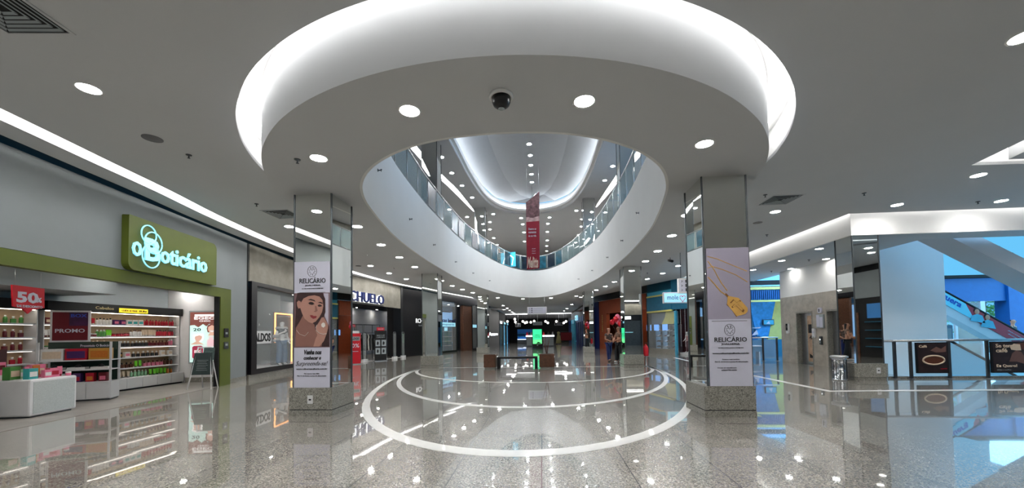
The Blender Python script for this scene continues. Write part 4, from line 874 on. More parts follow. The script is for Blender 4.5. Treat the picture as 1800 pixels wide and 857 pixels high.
bd = M_sl.build('chalk_board', col('slate', 34, 48, 48, rough=.7, var=.15), t)
mb = MB(); mb.add([(-.02, -.075, .78), (.28, -.075, .80), (.28, -.03, 1.14), (-.0, -.03, 1.14)], [(0, 1, 2, 3)]); mb.build('clipped_sheet', col('slate_pale', 62, 80, 78, rough=.6, var=.3, scale=18), t)
mb = MB(); 
for i in range(7): z = .52+i*.045; y = -.162+(z-.4)/.6*.105; mb.box(-.13+.01*(i % 2), .15-.02*(i % 3), y-.002, y, z, z+.008)
mb.build('chalk_lines', M_grey, bd)

# ================================================================== LEFT: fashion shop window
mb = MB(); mb.box(.04, 3.42, 0, .1, 3.27, 4.5); mb.box(.04, 3.42, 0, .1, 0, .17); mb.box(3.2, 3.42, 0, .1, .17, 3.27); FS(FB, 'wall_left_window', mb, M_conc)
FS(FB, 'baseboard_left_window', MB().box(.04, 3.42, -.012, 0, 0, .17), M_gran)
t = FT(FB, 'shop_window', 'black framed fashion shop window with SALDOS sign left of the big column', 'window')
mb = MB(); mb.slab([(.08, .17), (.08, 3.27), (.38, 3.15), (.38, .34)], -.06, .0); mb.slab([(.08, 3.27), (3.3, 3.27), (3.3, 3.12), (.38, 3.15)], -.06, .0); mb.slab([(.08, .17), (.38, .34), (3.3, .32), (3.3, .17)], -.06, .0)
mb.box(.08, .2, 0, .3, .17, 3.27); mb.box(3.2, 3.3, -.06, .1, .17, 3.27); mb.build('frame', M_black, t)
MB().box(.36, 3.2, .02, .03, .3, 3.14).build('glass_pane', M_glass, t)
sgn = MB().box(.42, 1.35, -.0, .015, 1.18, 1.62).build('sale_sign', M_wshelf, t); text('SALDOS', .2, 1.25, 1.1, .3, -.004, M_ink, sgn, bold=.03)
mb = MB(); mb.box(.1, 5.6, 1.9, 2.0, 0, 3.6); mb.box(.1, .18, .12, 1.9, 0, 3.6); FS(FB, 'wall_window_back', mb, col('display_grey', 128, 130, 132, rough=.8, var=.02))
FS(FB, 'floor_window', MB().box(.12, 5.6, .1, 1.9, .16, .26), M_wshelf); FS(FB, 'ceiling_window', MB().box(.12, 5.6, .12, 1.95, 3.4, 3.45), M_matblack)
for s in (.8, 1.9, 3.0, 4.2): light(protoS, FB.w(s, .9, 3.398), 'spot in the ceiling of the fashion shop window', 'shop window spots')
t = FT(FB, 'lamp_board', 'red panel with a column of round bulbs inside the fashion window', 'display', 1.1, .8, .26)
MB().box(-.42, .42, 0, .04, 0, 2.15).build('frame', M_wshelf, t); MB().box(-.36, .36, -.01, 0, .06, 2.1).build('red_panel', M_red, t)
for z in (.7, 1.15, 1.5, 1.85):
    for x in (-.15,): MB().ball((x, -.06, z), .055).build('bulb', mat('bulb_glow', (1, 1, 1), emit=6, ecol=(1, .97, .95), var=0), t)
f = MB().box(-.36, .1, -.016, -.011, .1, .62).build('price_card', mat('card_mint', (.7, .9, .85), rough=.5, var=.02), t); text('70%', -.3, .3, .34, .16, -.018, M_red, f)
t = FT(FB, 'neon_rectangle', 'tall orange neon rectangle standing behind the window mannequin', 'lamp', 0, 1.25, .26)
A = FB.at(484, 545, 1.25); B_ = FB.at(513, 548, 1.25); mb = MB(); x0, x1, zt = A[0], B_[0], 2.42-.26
for p0, p1 in (((x0, 0), (x0, zt)), ((x1, 0), (x1, zt)), ((x0, zt), (x1, zt))): mb.tube([(p0[0], 0, p0[1]), (p1[0], 0, p1[1])], .03, 6)
mb.build('neon_tube', mat('neon_orange', (1, .5, .2), emit=3.2, ecol=(1, .42, .12), var=0), t); MB().box(x0-.05, x1+.05, .03, .06, 0, zt+.04).build('backing_frame', M_wood, t)

# ------------------------------------------------------------------ figures
def skinmesh(name, joints, bones, m, parent, sub=2):
    """one continuous skinned surface: joints {name: (x, y, z, rx, ry)}, bones pairs"""
    names = list(joints); me = bpy.data.meshes.new(name); me.from_pydata([joints[k][:3] for k in names], [(names.index(a), names.index(b)) for a, b in bones], [])
    o = bpy.data.objects.new(name, me); C.objects.link(o); sk = o.modifiers.new('skin', 'SKIN'); sk.use_smooth_shade = True; sk.branch_smoothing = .6
    for v, k in zip(me.skin_vertices[0].data, names): j = joints[k]; v.radius = (j[3], j[4] if len(j) > 4 else j[3]); v.use_root = False
    me.skin_vertices[0].data[0].use_root = True
    o.modifiers.new('sub', 'SUBSURF').levels = sub; bpy.context.view_layer.update()
    me2 = bpy.data.meshes.new_from_object(o.evaluated_get(bpy.context.evaluated_depsgraph_get())); bpy.data.objects.remove(o)
    me2.materials.clear(); me2.materials.append(m)
    for p in me2.polygons: p.use_smooth = True
    r = bpy.data.objects.new(name, me2); C.objects.link(r); r.parent = parent; return r
def figure(t, H, pose, skin, top, bottom, hair, top_m, bot_m, long_sleeve=False, skirt=False, mann=False, hair_long=True, shoes=None):
    """standing figure facing local -y; pose gives hands, knees and feet"""
    k = H/1.7; P = {}
    def j(n, x, y, z, r, r2=None): P[n] = (x*k, y*k, z*k, r*k, (r2 or r)*k)
    fl, fr_ = pose.get('feet', ((-.1, -.02), (.1, .03))); lean = pose.get('lean', 0)
    j('pelvis', 0, 0, .93, .125, .10); j('waist', lean*.3, 0, 1.08, .105, .085); j('chest', lean*.7, 0, 1.26, .135, .10); j('neck0', lean, .0, 1.41, .075, .065); j('neck', lean, -.01, 1.47, .05); j('head0', lean, -.02, 1.53, .062, .075); j('head1', lean, -.02, 1.62, .078, .092); j('head2', lean, -.01, 1.675, .055, .065)
    for s, nm in ((-1, 'l'), (1, 'r')):
        ft = fl if s < 0 else fr_; kn = pose.get('knee_'+nm, (s*.10+(ft[0]-s*.1)*.5, ft[1]*.5-.02, .5))
        j('hip'+nm, s*.085, 0, .88, .09); j('knee'+nm, kn[0], kn[1], kn[2], .062); j('calf'+nm, (kn[0]+ft[0])/2, (kn[1]+ft[1])/2+.02, .33, .055); j('ankle'+nm, ft[0], ft[1]+.02, .09, .038); j('ball'+nm, ft[0], ft[1]-.09, .035, .04, .03); j('toe'+nm, ft[0], ft[1]-.15, .028, .032, .024)
        el = pose.get('elbow_'+nm, (s*.25, .03, 1.12)); hd = pose.get('hand_'+nm, (s*.27, -.06, .86))
        j('sh'+nm, s*.165+lean, 0, 1.38, .058); j('el'+nm, *el, .042); j('wr'+nm, *[el[i]+(hd[i]-el[i])*.88 for i in range(3)], .027)
        d = Vector(hd)-Vector(el); d.normalize(); sd = d.cross(Vector((0, 1, 0.2))).normalized()
        pm = Vector(hd)+d*.03; j('palm'+nm, *pm, .032, .02)
        for q, (off, ln) in enumerate(((-.028, .062), (-.010, .075), (.009, .07), (.026, .055))):
            b = pm+sd*off+d*.03; e = b+d*ln*.6+Vector((0, -.012, 0)); e2 = b+d*ln+Vector((0, -.03, 0)); j(f'f{q}a{nm}', *b, .010); j(f'f{q}b{nm}', *e, .009); j(f'f{q}c{nm}', *e2, .008)
        th = pm-sd*.035-d*.01; j('th'+nm, *th, .011); j('tt'+nm, *(th-sd*.02+d*.035), .009)
    B = [('pelvis', 'waist'), ('waist', 'chest'), ('chest', 'neck0'), ('neck0', 'neck'), ('neck', 'head0'), ('head0', 'head1'), ('head1', 'head2')]
    for nm in 'lr':
        B += [('pelvis', 'hip'+nm), ('hip'+nm, 'knee'+nm), ('knee'+nm, 'calf'+nm), ('calf'+nm, 'ankle'+nm), ('ankle'+nm, 'ball'+nm), ('ball'+nm, 'toe'+nm), ('chest', 'sh'+nm), ('sh'+nm, 'el'+nm), ('el'+nm, 'wr'+nm), ('wr'+nm, 'palm'+nm), ('palm'+nm, 'th'+nm), ('th'+nm, 'tt'+nm)]
        for q in range(4): B += [('palm'+nm, f'f{q}a{nm}'), (f'f{q}a{nm}', f'f{q}b{nm}'), (f'f{q}b{nm}', f'f{q}c{nm}')]
    skinmesh('body', P, B, skin, t)
    def grow(n, g): x = P[n]; return x[:3]+(x[3]+g*k, x[4]+g*k)
    # top
    J = {n: grow(n, .018) for n in ('pelvis', 'waist', 'chest', 'neck0')}; bb = [('waist', 'chest'), ('chest', 'neck0')]
    J = {n: J[n] for n in ('waist', 'chest', 'neck0')}
    if top == 'long': J['pelvis'] = grow('pelvis', .02); bb = [('pelvis', 'waist')]+bb
    for nm in 'lr':
        J['sh'+nm] = grow('sh'+nm, .016); bb.append(('chest', 'sh'+nm))
        e = P['el'+nm]; s_ = P['sh'+nm]
        if long_sleeve: J['el'+nm] = grow('el'+nm, .016); J['wr'+nm] = grow('wr'+nm, .014); bb += [('sh'+nm, 'el'+nm), ('el'+nm, 'wr'+nm)]
        elif top != 'tank': J['sl'+nm] = tuple(s_[i]+(e[i]-s_[i])*.5 for i in range(3))+(.062*k, .062*k); bb.append(('sh'+nm, 'sl'+nm))
    skinmesh('top', J, bb, top_m, t)
    J = {'pelvis': grow('pelvis', .014)}; bb = []
    for nm in 'lr':
        for n, g in (('hip', .016), ('knee', .02 if bottom != 'wide' else .045), ('calf', .018 if bottom != 'wide' else .055)): J[n+nm] = grow(n+nm, g)
        a = P['ankle'+nm]; J['hem'+nm] = (a[0], a[1], .07*k, (.055 if bottom != 'wide' else .10)*k, (.055 if bottom != 'wide' else .10)*k)
        bb += [('pelvis', 'hip'+nm), ('hip'+nm, 'knee'+nm), ('knee'+nm, 'calf'+nm), ('calf'+nm, 'hem'+nm)]
    skinmesh('trousers', J, bb, bot_m, t)
    if shoes:
        for nm in 'lr':
            a = P['ankle'+nm]; b = P['toe'+nm]; skinmesh('shoe', {'a': (a[0], a[1]+.03, .045*k, .045*k), 'b': (b[0], b[1]+.05, .04*k, .044*k, .036*k), 'c': (b[0], b[1], .034*k, .036*k, .03*k)}, [('a', 'b'), ('b', 'c')], shoes, t)
    hx, hy, hz = P['head1'][:3]
    if not mann:
        J = {'a': (hx, hy+.03*k, hz+.05*k, .085*k, .085*k), 'b': (hx, hy+.055*k, hz-.03*k, .072*k, .06*k)}; bb = [('a', 'b')]
        if hair_long: J['c'] = (hx, hy+.075*k, hz-.16*k, .06*k, .04*k); J['d'] = (hx, hy+.07*k, hz-.27*k, .035*k, .025*k); bb += [('b', 'c'), ('c', 'd')]
        skinmesh('hair', J, bb, hair, t)
    f = MB()
    for s in (-1, 1):
        f.ball((hx+s*.03*k, hy-.083*k, hz+.0*k), .010*k, 1.3, .5, .7, 8)
    f.build('eye', M_ink if not mann else M_plaster, t)
    mb = MB(); mb.ball((hx, hy-.094*k, hz-.028*k), .014*k, .8, 1, 1.3, 8); mb.build('nose', skin, t)
    mb = MB(); mb.ball((hx, hy-.083*k, hz-.062*k), .018*k, 1.2, .45, .35, 8); mb.build('mouth', PLIP if not mann else skin, t)
    mb = MB(); 
    for s in (-1, 1): mb.ball((hx+s*.082*k, hy+.0*k, hz-.005*k), .02*k, .4, .8, 1.3, 8)
    mb.build('ear', skin, t)
    return t
p = FB.w(FB.at(495, 640, .5)[0], .5, .261)
t = thing('mannequin', 'white mannequin in a dark crop top and wide blue jeans in the shop window', 'mannequin', p, FB.rz+R(-25))
figure(t, 1.78, {'elbow_l': (-.26, -.02, 1.14), 'hand_l': (-.10, -.2, 1.27), 'elbow_r': (.25, .03, 1.12), 'hand_r': (.22, -.10, .93), 'feet': ((-.12, -.03), (.12, .0))}, M_plaster, 'crop', 'wide', None, M_ink, M_denim, mann=True)
t = FT(FB, 'rolled_cushion', 'white rolled cloths on a low stand at the right of the window display', 'cloth', 3.72, .9, .261)
mb = MB(); mb.box(-.4, .4, -.2, .2, 0, .9); mb.build('stand', M_matblack, t)
mb = MB(); mb.tube([(-.5, -.05, 1.0), (.5, -.05, 1.02)], .09, 12); mb.tube([(-.45, .02, 1.17), (.45, .02, 1.2)], .08, 12); mb.tube([(-.4, -.05, 1.5), (.45, 0, 1.52)], .07, 12); mb.build('cloth_roll', M_wshelf, t)

# ================================================================== LEFT: department store with hanging letters
mb = MB(); mb.box(-.02, 8.6, 0, .12, 3.08, 4.5); FS(FC, 'wall_left_store', mb, M_conc)
mb = MB(); mb.box(8.5, 8.78, -.02, .5, 0, 4.5); mb.box(-.02, .2, 0, .3, 0, 3.08); FS(FC, 'trim_10', mb, M_black)
mb = MB(); mb.box(0, 2.1, 0, .2, 0, 4.4); FS(FD, 'wall_left_black', mb, M_black)
t = FT(FC, 'store_letters', 'big dark blue store letters with lit white edges on the concrete header', 'sign')
a, b = FC.at(670, 535)[0], FC.at(613, 530)[0]; wl = (a-b)/5.7
text('RIACHUELO', a-wl*8.35, 3.16, wl*8.35, .52, -.10, M_glow, t, name='lit_edge', ext=.03, bold=.03)
text('RIACHUELO', a-wl*8.35, 3.16, wl*8.35, .52, -.17, M_navy, t, name='letter_face', ext=.04, bold=.008)
mb = MB(); mb.box(a-wl*8.5, a+.05, -.12, -.02, 3.09, 3.13); mb.build('support_rail', M_dsteel, t)
# interior
FS(FC, 'wall_store_back', MB().box(-1, 22, 4.6, 4.7, 0, 3.8), M_wshelf); FS(FC, 'wall_store_side', MB().box(8.6, 8.7, .5, 1.0, 0, 3.3), M_matblack)
FS(FC, 'ceiling_store', MB().box(-1, 22, .75, 4.6, 3.35, 3.4), M_matblack); FS(FC, 'floor_store', MB().box(-1, 22, .8, 4.6, 0.001, .008), M_shopfloor)
FS(FC, 'trim_11', MB().box(.2, 8.5, -.03, .03, .0005, .02), M_wshelf)
for s in (5, 7.5, 10, 12.5, 15):
    light(protoS, FC.w(s, 4.15, 3.348), 'spot washing the back wall of the department store', 'department store spots'); light(protoS, FC.w(s*.7-2, 1.6, 3.348), 'spot washing the back wall of the department store', 'department store spots')
def clothes_rack(fr, s, d, L, hts, label, cols, rz=0, top=1.55):
    t = FT(fr, 'clothes_rack', label, 'clothes rack', s, d); t.rotation_euler.z += rz
    mb = MB()
    for x in (0, L):
        for y in (-.25, .25): mb.tube([(x, y, 0), (x, y, hts)], .018, 6)
    for y in (-.25, .25): mb.tube([(0, y, hts), (L, y, hts)], .018, 6); 
    for x in (0, L): mb.tube([(x, -.25, hts), (x, .25, hts)], .018, 6)
    mb.tube([(0, 0, top), (L, 0, top)], .014, 6); mb.tube([(0, -.25, top), (0, .25, top)], .012, 6); mb.tube([(L, -.25, top), (L, .25, top)], .012, 6); mb.build('rail_frame', M_dsteel, t)
    return t
GM = [col('cloth_black', 18, 18, 20, rough=.9), col('cloth_white', 206, 204, 200, rough=.9), col('cloth_navy', 26, 32, 62, rough=.9), col('cloth_red', 176, 20, 40, rough=.9), col('cloth_grey', 96, 96, 98, rough=.9), col('cloth_print', 120, 116, 110, rough=.9, var=.8, scale=22)]
GN = ['black', 'white', 'navy', 'red', 'grey', 'black and white print']
gp = {}
def garment(p, rz, i, where, ln=.9, up_=0):
    key = i
    if key not in gp:
        mb = MB(); mb.add([(-.02, -.21, 0), (.02, -.21, 0), (.03, .21, 0), (-.03, .21, 0), (-.035, -.23, -.16), (.035, -.23, -.16), (.035, .23, -.16), (-.035, .23, -.16), (-.03, -.19, -.28), (.03, -.19, -.28), (.03, .19, -.28), (-.03, .19, -.28), (-.045, -.22, -ln), (.045, -.22, -ln), (.045, .22, -ln), (-.045, .22, -ln)],
            [(0, 1, 2, 3)]+[(a+b*4, a+b*4+4, (a+1) % 4+b*4+4, (a+1) % 4+b*4) for b in range(3) for a in range(4)]+[(15, 14, 13, 12)])
        mb.m(1).tube([(0, 0, 0), (0, 0, .06), (0, .02, .08), (0, .02, .10)], .005, 4)
        o = mb.build('hanging_garment', [GM[i], M_steel], None); gp[key] = o
    else: o = gp[key].copy(); C.objects.link(o)
    o.location = p; o.rotation_euler.z = rz; tag(o, f'{GN[i]} garment hanging {where}', 'garment', f'{GN[i]} garments {where}'[:70])
rk = [(.9, .7, 1.6, [5, 0, 1, 5, 4, 0, 1, 5, 0, 4]), (3.75, .8, 1.5, [1, 2, 2, 3, 3, 3, 0, 5, 0, 5]), (5.4, .8, 1.6, [0, 4, 0, 1, 0, 4, 0, 0, 1, 0, 0]), (3.6, 3.0, 3.4, [4, 0, 0, 1, 4, 0, 0, 4, 0, 1, 0, 0, 4, 0, 0, 5]), (.7, 3.0, 2.4, [0, 5, 0, 1, 0, 4, 0, 5, 0])]
wh = ['on the nearest left rack of the department store', 'on the middle rack beside the black totem', 'on the right rack of the department store', 'on the rear rack of the department store', 'on the rear left rack of the department store']
for (s, d, L, cs), wn_ in zip(rk, wh):
    clothes_rack(FC, s, d, L, 2.02, 'black metal frame rack '+wn_.replace('on the ', 'that is the ').replace('that is the', 'the', 1), None)
    for i, c in enumerate(cs): garment(FC.w(s+.1+(L-.2)*i/(len(cs)-1), d, 1.46), FC.rz+random.uniform(-.05, .05), c, wn_)
t = FT(FC, 'rack_sign', 'little red SALDOS header sign on top of the middle rack', 'sign', 4.35, .54, 1.86); MB().box(-.22, .22, -.01, .01, -.0, .13).build('panel', M_red, t); text('SALDOS', -.17, .03, .34, .07, -.012, M_paper, t)
def totem(s, d, w_, h, m, name, label, rz=0):
    t = FT(FC, name, label, 'sign', s, d); t.rotation_euler.z += rz
    MB().box(-w_/2, w_/2, -.05, .05, .04, h).build('panel', m, t); MB().box(-w_/2-.03, w_/2+.03, -.14, .14, 0, .04).build('foot_plate', M_steel, t); return t
p0 = atz(622, 640); s0, d0 = FC.sd(p0.x, p0.y)
t = totem(s0, d0, .62, 1.52, M_red, 'sale_totem', 'red sale totem reading 60% outside the department store', R(-48))
MB().box(-.27, .27, -.056, -.05, 1.16, 1.36).build('label_plate', M_grey, t); text('SALDOS', -.22, 1.2, .44, .12, -.058, M_ink, t, bold=.03); text('60%', -.24, .82, .48, .2, -.052, M_paper, t, bold=.01); MB().box(-.2, .2, -.054, -.05, .62, .645).build('white_line', M_paper, t); MB().box(-.24, .24, -.04, .04, 1.522, 1.64).build('top_card', M_wshelf, t)
p0 = atz(669, 634); s0, d0 = FC.sd(p0.x, p0.y)
t = totem(s0, d0, .62, 1.66, M_matblack, 'info_totem', 'black information totem with four grey cards beside the store entrance', R(-42))
for x in (-.16, .16):
    for z in (.55, .98): 
        c = MB().box(x-.125, x+.125, -.056, -.05, z-.17, z+.17).build('card', M_grey, t); MB().slab([(x-.06, z-.08), (x+.02, z-.1), (x+.05, z+.02), (x, z+.1), (x-.05, z+.06)], -.06, -.056).build('card_print', M_ink, c)
text('BAIXE O APP', -.22, 1.36, .44, .08, -.052, M_grey, t); text('E APROVEITE', -.22, 1.26, .44, .07, -.052, M_grey, t); r_ = MB().box(-.2, .2, -.03, .03, 1.662, 1.84).build('red_topper', M_red, t); text('SALDOS', -.15, 1.71, .3, .07, -.032, M_paper, r_)
for px, py in ((641, 636), (689, 634), (699, 631), (713, 629)):
    p0 = atz(px, py-1); s0, d0 = FC.sd(p0.x, p0.y)
    t = thing('security_gate', f'slim grey anti theft gate at the store entrance, {dict([(641, "left of the black totem"), (689, "right of the black totem"), (699, "before the dark rack"), (713, "nearest the black pillar")])[px]}', 'security gate', FC.w(s0, max(d0, -.35)), FC.rz)
    MB().tube([(-.17, 0, .12), (-.17, 0, 1.5), (-.1, 0, 1.58), (.1, 0, 1.58), (.17, 0, 1.5), (.17, 0, .12)], .022, 6).build('loop', M_dsteel, t); MB().box(-.22, .22, -.06, .06, 0, .13).build('foot', M_wshelf, t); MB().box(-.15, .15, -.004, .004, .15, 1.5).build('clear_panel', M_glass, t)
t = FT(FD, 'wall_letters', 'white letters on the black pillar right of the department store', 'sign'); a = FD.at(731, 569); b = FD.at(742, 569)
text('RCHLO', a[0], 2.2, 1.25, .3, -.004, mat('lit_white_letters', (1, 1, 1), emit=1.0, ecol=(.95, .97, 1), var=0), t); text('fashion', a[0]+.3, 1.98, .7, .12, -.004, M_grey, t)

# ================================================================== LEFT: optician
FS(FD, 'wall_left_far', MB().box(2.1, 10.3, 0, .15, 3.92, 4.5), M_black)
mb = MB(); mb.box(2.1, 17, 2.6, 2.7, 0, 4); FS(FD, 'wall_optician_back', mb, col('pale_blue_wall', 110, 165, 215, rough=.6, var=.03)); FS(FD, 'wall_optician_side', MB().box(2.1, 2.2, .2, 2.6, 0, 3.85), MATS['pale_blue_wall'])  # bluish interior light put into the colour of both walls
FS(FD, 'ceiling_optician', MB().box(2.1, 17, .16, 2.6, 3.85, 3.9), M_wshelf)
for s in (3, 4.6, 6.2, 7.4, 9): light(protoS, FD.w(s, 1.2, 3.848), 'ceiling spot in the optician shop', 'optician spots')
t = FT(FD, 'storefront', 'glazed optician shop front with wood pillar and open door', 'shop front')
for a, b in ((4.0, 6.62), (9.3, 10.2)): MB().box(a, b, .02, .035, .14, 3.9).build('glass_pane', M_glass, t)
mb = MB(); mb.box(4.0, 6.68, 0, .12, 0, .14); mb.box(6.62, 6.74, -.02, .14, 0, 3.92); mb.box(6.74, 9.3, -.02, .12, 3.78, 3.92); mb.box(9.2, 9.32, -.02, .14, 0, 3.8); mb.box(9.32, 10.2, 0, .12, 0, .14); mb.box(10.15, 10.25, 0, .14, 0, 3.92); mb.build('black_frame', M_black, t)
MB().box(7.75, 9.2, .0, .3, 0, 3.78).build('wood_pillar', M_wood, t)
a = FD.at(773, 557)[0]; w1 = MB().box(4.05, 6.5, .012, .02, 2.0, 2.3).build('lit_band', M_aquaface, t); text('óticas brasil', 4.0, 2.33, 2.5, .28, .0, M_navy, t, bold=.02); text('relojoaria', 4.3, 2.06, 2.0, .17, .0, M_navy, w1)
MB().box(9.35, 10.1, .012, .02, 1.95, 2.2).build('lit_band', M_aquaface, t)
for s, lab in ((4.2, 'left'), (5.45, 'right')):
    t = FT(FD, 'display_shelf', f'glass display shelf with spectacles in the optician window, {lab} half', 'shelf', s, .4, 0)
    for z in (.5, .85, 1.2, 1.62): MB().box(0, 1.15, 0, .35, z, z+.02).build('glass_shelf', M_wshelf, t)
    mb = MB(); mb.box(0, .03, 0, .35, 0, 2.0); mb.box(1.12, 1.15, 0, .35, 0, 2.0); mb.box(0, 1.15, .33, .35, .02, 2.0); mb.build('upright', col('blue_grey', 60, 96, 120, rough=.5), t)
    lg = MB().box(.2, .95, .28, .32, 1.68, 1.95).build('lit_panel', M_aquaface, t)
    for z in (.521, .871, 1.221):
        for x in (.2, .48, .76, 1.0):
            mb = MB(); mb.tube([(-.06+.035*math.cos(2*PI*q/10)-0, 0, .06+.03*math.sin(2*PI*q/10)) for q in range(10)], .006, 4, True); mb.tube([(.03+.035*math.cos(2*PI*q/10), 0, .06+.03*math.sin(2*PI*q/10)) for q in range(10)], .006, 4, True); mb.tube([(-.095, 0, .07), (-.095, .1, .05)], .004, 4); mb.tube([(.065, 0, .07), (.065, .1, .05)], .004, 4); mb.box(-.03, .0, -.004, .004, 0, .05)
            o = mb.build('spectacles', M_dsteel if x < .6 else M_blue, None, FD.w(s+x, .5, z), FD.rz); tag(o, f'{"dark" if x < .6 else "blue"} spectacles on the {lab} optician shelf', 'spectacles', f'{"dark" if x < .6 else "blue"} spectacles on the {lab} optician shelf')
t = FT(FD, 'added_glow_panel', 'large pale blue glowing panel added to brighten the inside of the optician', 'panel', 7.6, 2.56, .6); MB().box(0, 4.6, 0, .035, 0, 2.8).build('lit_face', mat('optician_glow', (.3, .5, .7), emit=.6, ecol=(.30, .58, 1), var=0), t); MB().box(-.04, 4.64, .005, .038, -.04, 2.84).build('frame', M_wshelf, t)  # glowing surface added to make the optician interior brighter and bluer
t = FT(FD, 'wall_cabinet', 'lit white display cabinet inside the optician door', 'cabinet', 9.4, 2.25, 0); MB().box(0, 1.2, 0, .28, .7, 2.6).build('body', M_wshelf, t); MB().box(.5, 1.0, -.01, 0, 1.1, 2.0).build('display_niche', M_teal, t); MB().box(.55, .95, -.02, -.011, 1.62, 1.9).build('lit_panel', M_aquaface, t)

# ================================================================== LEFT corridor
FS(FF, 'wall_corridor_left_header', MB().box(10.2, 24, 0, .3, 3.01, 3.86), M_matblack)
mb = MB(); mb.box(-.1, 10.2, 0, .3, 0, 4.0); FS(FF, 'wall_corridor_left', mb, col('warm_grey_wall', 116, 114, 114, rough=.6, var=.04)); FS(FF, 'trim_12', MB().box(-.1, 24, -.03, 0, 3.86, 4.0), M_matblack)
FS(FF, 'wall_corridor_end', MB().box(-.15, -.1, 0, 3, 0, 4.0), M_matblack)
t = FT(FF, 'wall_letters', 'small white lit letters on the grey corridor wall', 'sign'); a = FF.at(859, 588); b = FF.at(875, 588); text('Amaro', a[0], a[1]-.1, b[0]-a[0], .34, -.01, M_glow, t, bold=.02)
mb = MB(); mb.box(10.2, 30, 1.6, 1.7, 0, 4.2); FS(FF, 'wall_corridor_shops', mb, M_matblack)
for s, m_, lab in ((10.6, M_dsteel, 'nearest dark glazed shop front of the left corridor wall'), (15, M_black, 'second dark shop front of the left corridor wall'), (19.1, M_navy, 'last shop front of the left corridor wall, tinted blue')):
    t = FT(FF, 'storefront', lab, 'shop front', s)
    MB().box(0, .2, -.03, .2, 0, 3.0).build('pier', m_, t); MB().box(3.9, 4.1, -.03, .2, 0, 3.0).build('pier', m_, t); MB().box(.2, 3.9, 0, .1, 2.5, 3.0).build('header', m_, t); MB().box(.2, 3.9, .05, .06, .1, 2.5).build('glass_pane', M_glassrail, t)
    MB().box(.8, 2.8, -.02, 0, 2.6, 2.85).build('lit_band', M_aquaface if s > 12 else M_glow, t)

# ================================================================== far end: dark store with globe lamps
EY = 52.0
mb = MB(); mb.box(-5.2, 4.3, EY+6, EY+6.2, 0, 4); struct('wall_far', mb, M_matblack)
struct('trim_13', MB().box(-5.0, 4.0, EY-.05, EY+.05, 3.35, 3.98), M_matblack)
o = MB().box(-5.0, 3.9, EY-.25, EY-.1, 3.94, 3.97).build('light_strip', M_strip); tag(o, 'thin bright line across the corridor ceiling before the dark end store', 'light strip')
gl = None
for px, py in ((892, 564.5), (905, 560.5), (906, 565.5), (919, 564.5), (923, 567), (926, 566), (933, 566), (939, 564), (959, 564.5), (963, 567), (978, 564.5), (991, 567), (995, 564.5), (1026, 563)):
    p = aty(px, py, EY-.5+random.uniform(-1.5, 0))
    if True:
        gl = thing('globe_lamp', 'round white globe lamp hanging at the dark end store', 'pendant lamp', p, 0, 'globe lamps at the corridor end'); MB().ball((0, 0, 0), .15).build('globe', mat('globe_glow', (1, 1, 1), emit=4, ecol=(1, .96, .9), var=0), gl); MB().tube([(0, 0, .15), (0, 0, 3.99-p.z)], .01, 4).build('cord', M_dsteel, gl)
def boxsign(px0, px1, py0, py1, Y, name, label, face, txt=None, depth=.12, tm=None, lines=0, frame=M_wshelf):
    a = aty(px0, py1, Y); b = aty(px1, py0, Y); t = thing(name, label, 'sign', a); w_, h = b.x-a.x, b.z-a.z
    MB().box(0, w_, 0, depth, 0, h).build('case', frame, t); MB().box(w_*.05, w_*.95, -.01, 0, h*.1, h*.9).build('face', face, t)
    if txt: text(txt, w_*.2, h*.3, w_*.6, h*.4, -.012, tm or M_ink, t, bold=.01)
    return t, w_, h
t, w_, h = boxsign(906, 915, 568, 574, EY-1, 'gate_sign', 'small white framed black sign at the left of the corridor end', M_matblack, 'G1', tm=M_paper); MB().tube([(w_/2, .06, h), (w_/2, .06, 4-t.location.z)], .015, 4).build('rod', M_steel, t)
t, w_, h = boxsign(975, 989, 566.5, 571.5, EY-1, 'gate_sign', 'wider white framed black sign at the right of the corridor end', M_matblack, 'SAIDA', tm=M_paper); MB().tube([(w_/2, .06, h), (w_/2, .06, 4-t.location.z)], .015, 4).build('rod', M_steel, t)
t, w_, h = boxsign(937, 953, 565, 571, EY-2, 'hanging_board', 'grey hanging board in the middle of the corridor end', M_grey); MB().tube([(w_/2, .06, h), (w_/2, .06, 4-t.location.z)], .015, 4).build('rod', M_steel, t)
# direction signs
t, w_, h = boxsign(927, 961, 538.5, 552, 27.6, 'direction_sign', 'white hanging direction sign with icons in the middle of the hall', M_paper, depth=.15)
for r in range(3):
    z = h*(.72-.25*r); MB().box(w_*.20, w_*.27, -.014, -.01, z, z+h*.12).build('icon', M_ink, t); MB().box(w_*.32, w_*.8, -.013, -.01, z+h*.03, z+h*.08).build('text_line', M_grey, t)
    MB().slab([(w_*.09, z+.03), (w_*.13, z+h*.12), (w_*.15, z+h*.02)], -.013, -.01).build('arrow', M_ink, t)
for x in (.1, .9): MB().tube([(w_*x, .07, h), (w_*x, .07, 4-t.location.z)], .012, 4).build('rod', M_steel, t)
t, w_, h = boxsign(1193, 1226, 488, 515, 13.0, 'direction_sign', 'white hanging direction sign partly hidden by the right mirrored column', M_paper, depth=.12)
for r in range(3):
    z = h*(.70-.29*r); ic = MB().box(w_*.36, w_*.52, -.014, -.01, z, z+h*.2).build('icon', M_ink, t); MB().box(w_*.41, w_*.47, -.017, -.014, z+.03, z+h*.14).build('pictogram', M_paper, ic); MB().box(w_*.6, w_*.9, -.013, -.01, z+h*.07, z+h*.13).build('text_line', M_grey, t)
    MB().tube([(w_*.14, -.012, z+h*.16), (w_*.22, -.012, z+h*.1), (w_*.14, -.012, z+h*.04)], .006, 4).build('arrow', M_ink, t)
